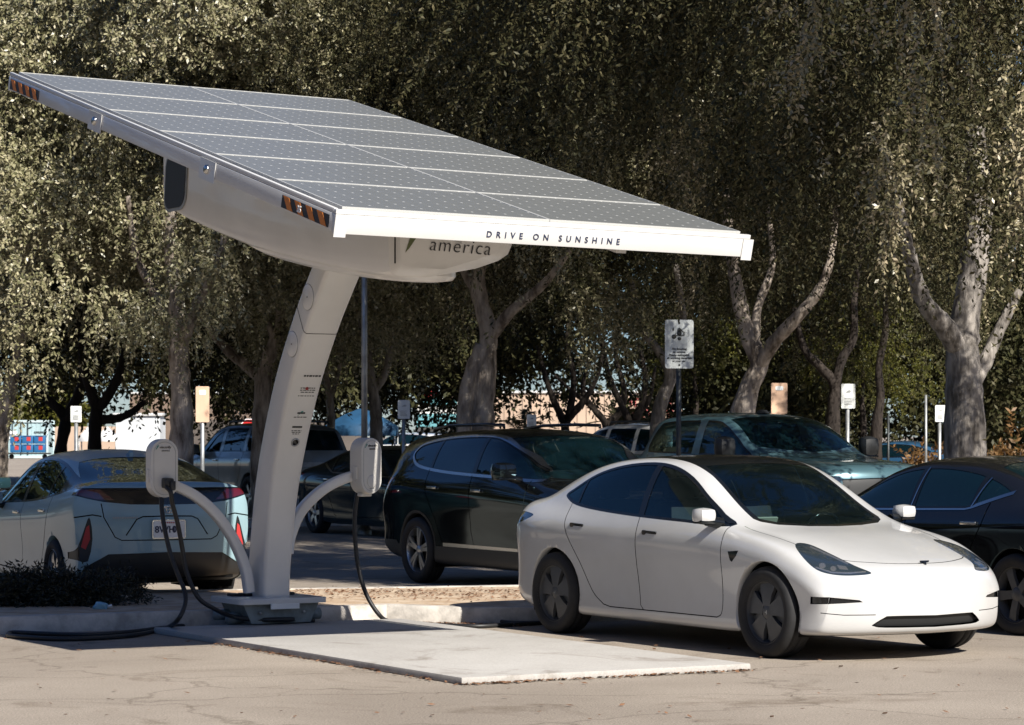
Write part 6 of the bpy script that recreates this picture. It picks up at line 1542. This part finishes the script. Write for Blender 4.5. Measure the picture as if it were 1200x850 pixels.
# ------------------------------------------------------------------ signs, poles, tents, buildings
def back():
    FR = -B          # direction the signs face (towards the street)
    def sign(label, px0, px1, py0, py1, Y, post, m_face, pr=.03, face_rz=None, text=None, name='parking_sign', pm=None, extra=None, bottom=None):
        c = at((px0+px1)/2, (py0+py1)/2, Y); w_ = (px1-px0)/F*Y/math.cos(TH*.35); h_ = (py1-py0)/F*Y
        rz = R(8) if face_rz is None else R(face_rz); ux = Vector((math.cos(rz), math.sin(rz), 0)); fw = Vector((math.sin(rz), -math.cos(rz), 0)); Z = Vector((0, 0, 1))
        root = empty(name, (c.x, c.y, 0)); tag(root, label, 'sign')
        o = Vector((0, 0, c.z))
        m = MB(); m.tube([Vector((0, 0, 0)), Vector((0, 0, c.z+h_*.42 if post == 'full' else c.z-h_*.3))], pr, 10); m.build('post', pm or M['galv'], root, 60)
        m = MB(); m.prism(rrect(w_, h_, min(w_, h_)*.09, 4), o+fw*(pr+.004), ux, Z, fw*.008); pl = m.build('sign_plate', m_face, root)
        f = o+fw*(pr+.0135)
        if text: text(pl, f, ux, Z, w_, h_, fw)
        return root
    wf = mat('sign_white', (.66, .68, .66), .45, var=.06, vscale=3)
    tan = mat('sign_tan', (.58, .38, .26), .6, var=.08, vscale=2)
    def big_text(pl, f, ux, Z, w_, h_, fw):
        rows = ['No Smoking', 'on campus.', 'Please extinguish', 'all smoking materials', 'in your car.']
        for i, r_ in enumerate(rows): text_obj('lettering', r_, h_*.058, f+Z*(-h_*.12-h_*.062*i), ux, Z, M['ink'], pl, align='CENTER', space=1.05, bold=.0012)
        m = MB()
        for sz in (.43, -.43): m.tube([f+Z*h_*sz, f+Z*h_*sz+fw*.004], .013, 10)
        m.build('rivet', M['pole_dark'], pl)
        m = MB()         # little drawing at the top
        for a, b, r_ in ((0, .22, .03), (-.19, .15, .028), (.0, .11, .022), (.03, .285, .02)):
            m.tube([f+ux*w_*a+Z*h_*b, f+ux*w_*a+Z*h_*b+fw*.002], r_, 14)
        q = lambda a, b: f+ux*w_*a+Z*h_*b+fw*.001
        m.tube([q(-.05, .30), q(0, .33), (q(.06, .30)), q(.10, .26), q(.17, .24), q(.16, .18), q(.06, .17), q(-.06, .18), q(-.05, .24), q(-.05, .30)], .007, 5); m.tube([q(-.19, .15), q(-.06, .18)], .006, 5)
        m.build('drawing', M['pole_dark'], pl)
    sign('large white notice on a dark post between the crossover and the pickup cab', 778.5, 812, 375, 432, 33.0, 'full', mat('sign_grey_white', (.52, .55, .54), .4, .2, var=.22, vscale=4), pr=.032, text=big_text, pm=M['pole_dark'], name='notice_sign')
    def small_text(pl, f, ux, Z, w_, h_, fw):
        m = MB()
        rn = random.Random(int(f.z*1000))
        for k in range(5): m.prism([(-w_*.3, 0), (w_*.3*rn.uniform(.5, 1), 0), (w_*.3*rn.uniform(.5, 1), h_*.028), (-w_*.3, h_*.028)], f+Z*(-h_*(.1+.062*k)), ux, Z, fw*.002)
        m.prism([(-w_*.2, 0), (w_*.15, .0), (w_*.22, h_*.07), (w_*.05, h_*.10)], f+Z*h_*.15, ux, Z, fw*.002)
        m.build('printed_lines', M['galv'], pl)
    for lab, a in (('white sign on a post right of the dark sedan with silver wheels', (466, 480, 469, 491, 42)), ('small white sign showing over the black crossover roof', (617, 628, 486, 501, 43)), ('white sign on a thin post just right of the pickup roof lamp', (985, 1001.5, 450, 479, 40)),
                   ('small white sign left of the big grey trunk', (1095, 1107, 475, 494.5, 46)), ('small white sign left of the dark spreading tree and above the silver hatchback', (83, 95.5, 476, 495, 40))):
        sign(lab, *a, 'half', wf, text=small_text)
    for lab, a in (('tan banner board on a post left of the silver SUV', (229.5, 245, 453, 495, 38)), ('tan banner board behind the pickup roof beside the leaning trunk', (903, 922, 449, 485, 39.5))):
        def tt(pl, f, ux, Z, w_, h_, fw):
            m = MB(); m.prism(rrect(w_*.5, h_*.14, .02), f+Z*h_*.33, ux, Z, fw*.002); m.build('printed_panel', M['plate'], pl)
        sign(lab, *a, 'full', tan, name='banner_sign', text=tt)
    # stop sign
    c = at(292.5, 501, 75); root = empty('stop_sign', (c.x, c.y, 0)); tag(root, 'red octagonal stop sign above the roof of the silver SUV', 'sign')
    m = MB(); m.tube([(0, 0, 0), (0, 0, c.z)], .03, 8); m.build('post', M['galv'], root)
    m = MB(); oc = [(.26*math.cos(R(22.5+45*k)), .26*math.sin(R(22.5+45*k))) for k in range(8)]; m.prism(oc, (0, -.035, c.z), (1, 0, 0), (0, 0, 1), (0, -.01, 0)); m.mi = 1; m.prism([(p[0]*.9, p[1]*.9) for p in oc], (0, -.046, c.z), (1, 0, 0), (0, 0, 1), (0, -.003, 0)); pl = m.build('sign_plate', [M['plate'], mat('stop_red', (.5, .02, .02), .45)], root)
    text_obj('lettering', 'STOP', .20, (0, -.051, c.z-.07), (1, 0, 0), (0, 0, 1), M['plate'], pl, align='CENTER', bold=.004)
    # poles
    def pole(label, px, Y, top, r, m_, name='lamp_post', cat='pole', base=True):
        c = at(px, top, Y); root = empty(name, (c.x, c.y, 0)); tag(root, label, cat)
        m = MB(); m.tube([(0, 0, 0), (0, 0, c.z)], [r, r*.85], 10); m.build('shaft', m_, root, 60)
        if base: m = MB(); m.lathe([(r*2.2, 0), (r*2.2, .08), (r*1.3, .14), (r*1.3, .18)], None, 16); m.build('base_collar', M['galv'], root)
        return root, c.z
    rt, zt = pole('tall pale square light pole rising behind the right hand charger', 427, 44, 190, .055, M['galv'])
    m = MB(); m.box((.0, -.35, zt-.05), (.30, .75, .14), bev=.03); m.build('lamp_head', M['galv'], rt)
    pole('thin pale post far right, left of the small white sign', 1085, 64, 463, .035, M['galv'], 'bollard_post', base=False)
    pole('short pale post behind the pickup bonnet', 1041, 60, 487, .03, M['pole_dark'], 'bollard_post', base=False)
    pole('tall dark post beside the white sign right edge of the multi stemmed trees', 797, 80, 330, .05, M['pole_dark'], 'lamp_post')
    # traffic cone
    c = at(224, 528, 56); root = empty('traffic_cone', (c.x, c.y, 0)); tag(root, 'small orange traffic cone left of the silver SUV', 'traffic cone')
    m = MB(); m.lathe([(.16, .03), (.13, .06), (.075, .6), (.035, 1.0), (.025, 1.28), (0, 1.28)], None, 16); m.build('cone', M['orange'], root); m = MB(); m.box((0, 0, .015), (.42, .42, .03), bev=.008); m.build('foot', M['orange'], root)
    # blue tent
    c = at(424, 509, 72); root = empty('pop_up_tent', (c.x, c.y, 0)); tag(root, 'dark blue pop up canopy tent behind the light pole', 'tent')
    zb = at(424, 511, 72).z; zm = at(424, 500, 72).z; zt = at(424, 479, 72).z; hw = .95
    m = MB(); cor = [(-hw, -hw), (hw, -hw), (hw, hw), (-hw, hw)]
    ring = [[m.bm.verts.new((x*s_, y*s_, z)) for x, y in cor] for s_, z in ((1, zb), (1, zm), (.5, zm+(zt-zm)*.62), (.08, zt))]
    for a, b in zip(ring, ring[1:]):
        for k in range(4): m.bm.faces.new((a[k], a[(k+1) % 4], b[(k+1) % 4], b[k]))
    m.bm.faces.new(ring[-1]); m.build('tent_roof', mat('tent_blue', (.012, .06, .13), .6, var=.15), root)
    for x, y in cor: m = MB(); m.tube([(x*.97, y*.97, 0), (x*.97, y*.97, zm)], .025, 6); m.build('leg', M['galv'], root)
    # pale blue shipping container, blue drums
    c = at(27, 536, 185); c.z = 0; root = empty('shipping_container', c); tag(root, 'pale blue corrugated shipping container at the left edge', 'container')
    wC = at(55.5, 509, 185).x-c.x; hC = at(0, 493, 185).z; cm = mat('container_blue', (.32, .44, .46), .5, var=.08, vscale=1.5)
    m = MB(); x0 = -2.6; n_ = 28
    for k in range(n_):
        xa = x0+(wC-x0)*k/n_; m.box((xa+(wC-x0)/n_/2, 1.2, hC/2), ((wC-x0)/n_*(.98), 2.4+(.05 if k % 2 else 0), hC-.2))
    m.build('container_wall', cm, root)
    m = MB()
    for x in (x0, wC): 
        for y in (-.04, 2.44): m.box((x, y, hC/2), (.16, .16, hC), bev=.02)
    for z in (.08, hC-.05): m.box(((x0+wC)/2, -.04, z), (wC-x0, .14, .16)); m.box(((x0+wC)/2, 2.44, z), (wC-x0, .14, .16))
    m.box(((x0+wC)/2, 1.2, hC-.02), (wC-x0, 2.4, .05)); m.build('corner_frame', mat('container_edge', (.42, .52, .53), .5), root)
    m = MB()
    for px in (15, 25, 33): m.tube([(at(px, 500, 185).x-c.x, -.1, .2), (at(px, 500, 185).x-c.x, -.1, hC-.1)], .035, 6)
    m.build('lock_bar', M['pole_dark'], root)
    m = MB(); m.box((at(13, 509, 185).x-c.x, -.09, at(0, 510, 185).z), (.85, .02, .55)); m.build('label_panel', M['plate'], root)
    m = MB(); rn = random.Random(4)
    for k in range(7): m.box((at(9+k*1.3, 509, 185).x-c.x, -.105, at(0, 510, 185).z), (.05, .012, .2))
    for k in range(8): m.box((at(41+k*1.6, 509, 185).x-c.x, -.09, at(0, 506.5, 185).z), (.07, .012, .10))
    m.build('stencil_marks', M['pole_dark'], root)
    dr = mat('drum_blue', (.012, .10, .24), .5); rd = M['red_ink']
    for i, px in enumerate((19, 33, 47)):
        for j in range(2):
            q = at(px, 509, 178); r_ = empty('blue_drum', (q.x, q.y, .42+.58*j)); tag(r_, f'blue plastic crate with a red mark, {("left","middle","right")[i]} one of the {("lower","upper")[j]} row before the container', 'crate', 'blue crates stacked before the container')
            m = MB(); m.box((0, 0, .28), (.74, .5, .54), bev=.05); m.build('crate_body', dr, r_); m = MB(); m.box((.08, -.26, .32), (.26, .02, .26)); m.build('red_mark', M['red_ink'], r_); m = MB(); m.box((0, -.262, .50), (.5, .02, .05), bev=.005); m.build('rim', M['navy'], r_)
    q = at(33, 509, 178); r_ = empty('crate_pallet', (q.x, q.y, 0)); tag(r_, 'dark low trolley carrying the blue crates', 'trolley'); m = MB(); m.box((0, 0, .36), (2.9, .8, .1)); m.build('deck', M['pole_dark'], r_); m = MB(); [m.tube([(x, -.1, .16), (x, .1, .16)], .16, 10) for x in (-1.1, 1.1)]; m.build('wheels', M['tyre'], r_)
    # grey trailer, white tents, walls and buildings
    def building(label, name, px0, px1, ptop, Y, D_, m_, roof=True, cat='building', parts=None, pbase=None):
        a, b = at(px0, ptop, Y), at(px1, ptop, Y); c = Vector(((a.x+b.x)/2, Y, 0)); root = empty(name, c); tag(root, label, cat); w_ = b.x-a.x; z0 = 0 if pbase is None else at(px0, pbase, Y).z
        m = MB(); m.box((0, D_/2, (a.z+z0)/2), (w_, D_, a.z-z0)); m.build('wall', m_, root)
        if roof: m = MB(); m.box((0, D_/2, a.z+.08), (w_+.3, D_+.3, .16), bev=.03); m.build('roof_edge', M['white'], root)
        if parts: parts(root, w_, a.z)
        return root
    gw = mat('trailer_white', (.50, .52, .53), .5, var=.06, vscale=.6)
    def trailer(root, w_, h):
        for x in (-w_*.3, w_*.3):
            m = MB(); m.tube([(x, .1, .45), (x, 2.0, .45)], .45, 16); m.build('wheel', M['tyre'], root)
    building('grey white box trailer behind the silver hatchback roof', 'box_trailer', 136, 187.5, 487.5, 150, 2.4, gw, True, 'trailer', trailer, 533)
    tanw = mat('wall_tan', (.42, .31, .23), .85, var=.12, vscale=.25)
    brk = mat('wall_brown', (.16, .115, .085), .85, var=.15, vscale=.3)
    building('brown building wall above the box trailer', 'low_building', 152, 300, 462, 215, 12, brk, True)
    building('low tan wall behind the white tents at the left', 'low_building', 56, 135, 500, 210, 8, tanw, False)
    for i, (p0, p1, lab) in enumerate(((92, 112, 'white peaked tent left of the dark spreading tree trunk'), (112, 136, 'white peaked tent right of the dark spreading tree trunk'))):
        c = at((p0+p1)/2, 509, 170); hw = (p1-p0)/2/F*170; root = empty('white_tent', (c.x, c.y, 0)); tag(root, lab, 'tent'); z1, z2 = at(0, 512, 170).z, at(0, 500, 170).z
        m = MB(); ring = [[m.bm.verts.new((x*hw*s_, y*hw*s_+hw, z)) for x, y in ((-1, -1), (1, -1), (1, 1), (-1, 1))] for s_, z in ((1, z1-.3), (1, z1), (.05, z2))]
        for a, b in zip(ring, ring[1:]):
            for k in range(4): m.bm.faces.new((a[k], a[(k+1) % 4], b[(k+1) % 4], b[k]))
        m.bm.faces.new(ring[-1]); m.build('tent_roof', M['white'], root)
        for sx in (-1, 1):
            for sy in (0, 2): m = MB(); m.tube([(sx*hw*.96, sy*hw*.98+.03, 0), (sx*hw*.96, sy*hw*.98+.03, z1)], .04, 6); m.build('leg', M['galv'], root)
    # store with red letters on the right, teal awning store in the middle
    def store(root, w_, h):
        x = at(764, 470, 170).x-root.location.x
        rp = mat('faded_red_letters', (.42, .10, .09), .5)
        for i in range(2):
            m = MB()
            for k in range(5):
                hx = .42; xx = x+(k-2.4)*.62+i*.5; zz = h-.55-i*.75
                m.box((xx-.18, -.06, zz), (.1, .1, .55)); m.box((xx+.18, -.06, zz), (.1, .1, .55)); m.box((xx, -.06, zz+(.22 if k % 2 else 0)), (.27, .1, .1))
            m.build('wall_letters', rp, root)
        m = MB()
        for k in range(26): m.box((-w_/2+w_*(k+.5)/26, -.03, h*.5), (.05, .06, h*.96))
        m.build('wall_joints', tanw, root)
    building('long tan store building behind the multi stemmed trees with red letters', 'store_building', 522, 800, 461, 170, 20, tanw, True, 'building', store)
    def awn(root, w_, h):
        aw = mat('awning_teal', (.10, .27, .29), .5, var=.08); zt_ = at(0, 486, 150).z; zb = at(0, 501, 150).z
        m = MB(); n_ = 24
        for k in range(n_):
            xa = -w_/2+w_*k/n_; xb = -w_/2+w_*(k+.86)/n_
            m.obox((xa, -1.3, zb), Vector((xb-xa, 0, 0)), Vector((0, 1.3, zt_-zb)), Vector((0, -.03, .05)))
        m.build('awning', aw, root)
        m = MB(); m.box((0, -.02, at(0, 509, 150).z-.6), (w_*.9, .06, 1.4)); m.build('shop_window', M['trim'], root)
        m = MB(); m.box((0, -.08, at(0, 471, 150).z), (w_*.8, .12, .35), bev=.02); m.build('teal_fascia', aw, root)
        rr = mat('red_neon', (.55, .02, .02), .4, ); m = MB()
        x = at(505, 463, 150).x-root.location.x; z = at(0, 463, 150).z
        m.tube(crv([(x-.35, -.15, z-.1), (x-.25, -.15, z+.3), (x-.1, -.15, z-.15), (x+.05, -.15, z+.2), (x+.2, -.15, z-.15), (x+.35, -.15, z+.15), (x+.45, -.15, z+.0)], 5), .08, 6); m.build('red_letters', rr, root)
    building('white storefront with teal metal awning seen left of the black crossover roof', 'store_building', 489, 541, 466, 150, 6, mat('shop_white', (.6, .58, .54), .7, var=.05), False, 'building', awn)
    building('dark brown wall behind the silver SUV', 'low_building', 225, 420, 492, 140, 6, mat('dark_wall', (.09, .075, .065), .9, var=.2, vscale=.4), False)  # one dark brown wall colour with slight variation
    # litter and small things
    q = g(117, 713, .14); root = empty('crushed_bottle', (q.x, q.y+.03, .15)); tag(root, 'crushed pale blue plastic bottle lying on the kerb beside the juniper', 'litter')
    rn = random.Random(8); m = MB(); bmesh.ops.create_icosphere(m.bm, subdivisions=2, radius=.06)
    for v in m.bm.verts: v.co = Vector((v.co.x*1.2, v.co.y*.8, v.co.z*.8))*rn.uniform(.75, 1.15)
    m.build('bottle_body', mat('pale_blue_plastic', (.25, .45, .55), .2, spec=.7), root, 10); m = MB(); m.tube([(.06, 0, 0), (.10, .01, .01)], .014, 8); m.build('cap', M['plate'], root)
ground()
station()
all_cars()
trees()
shrubs()
back()
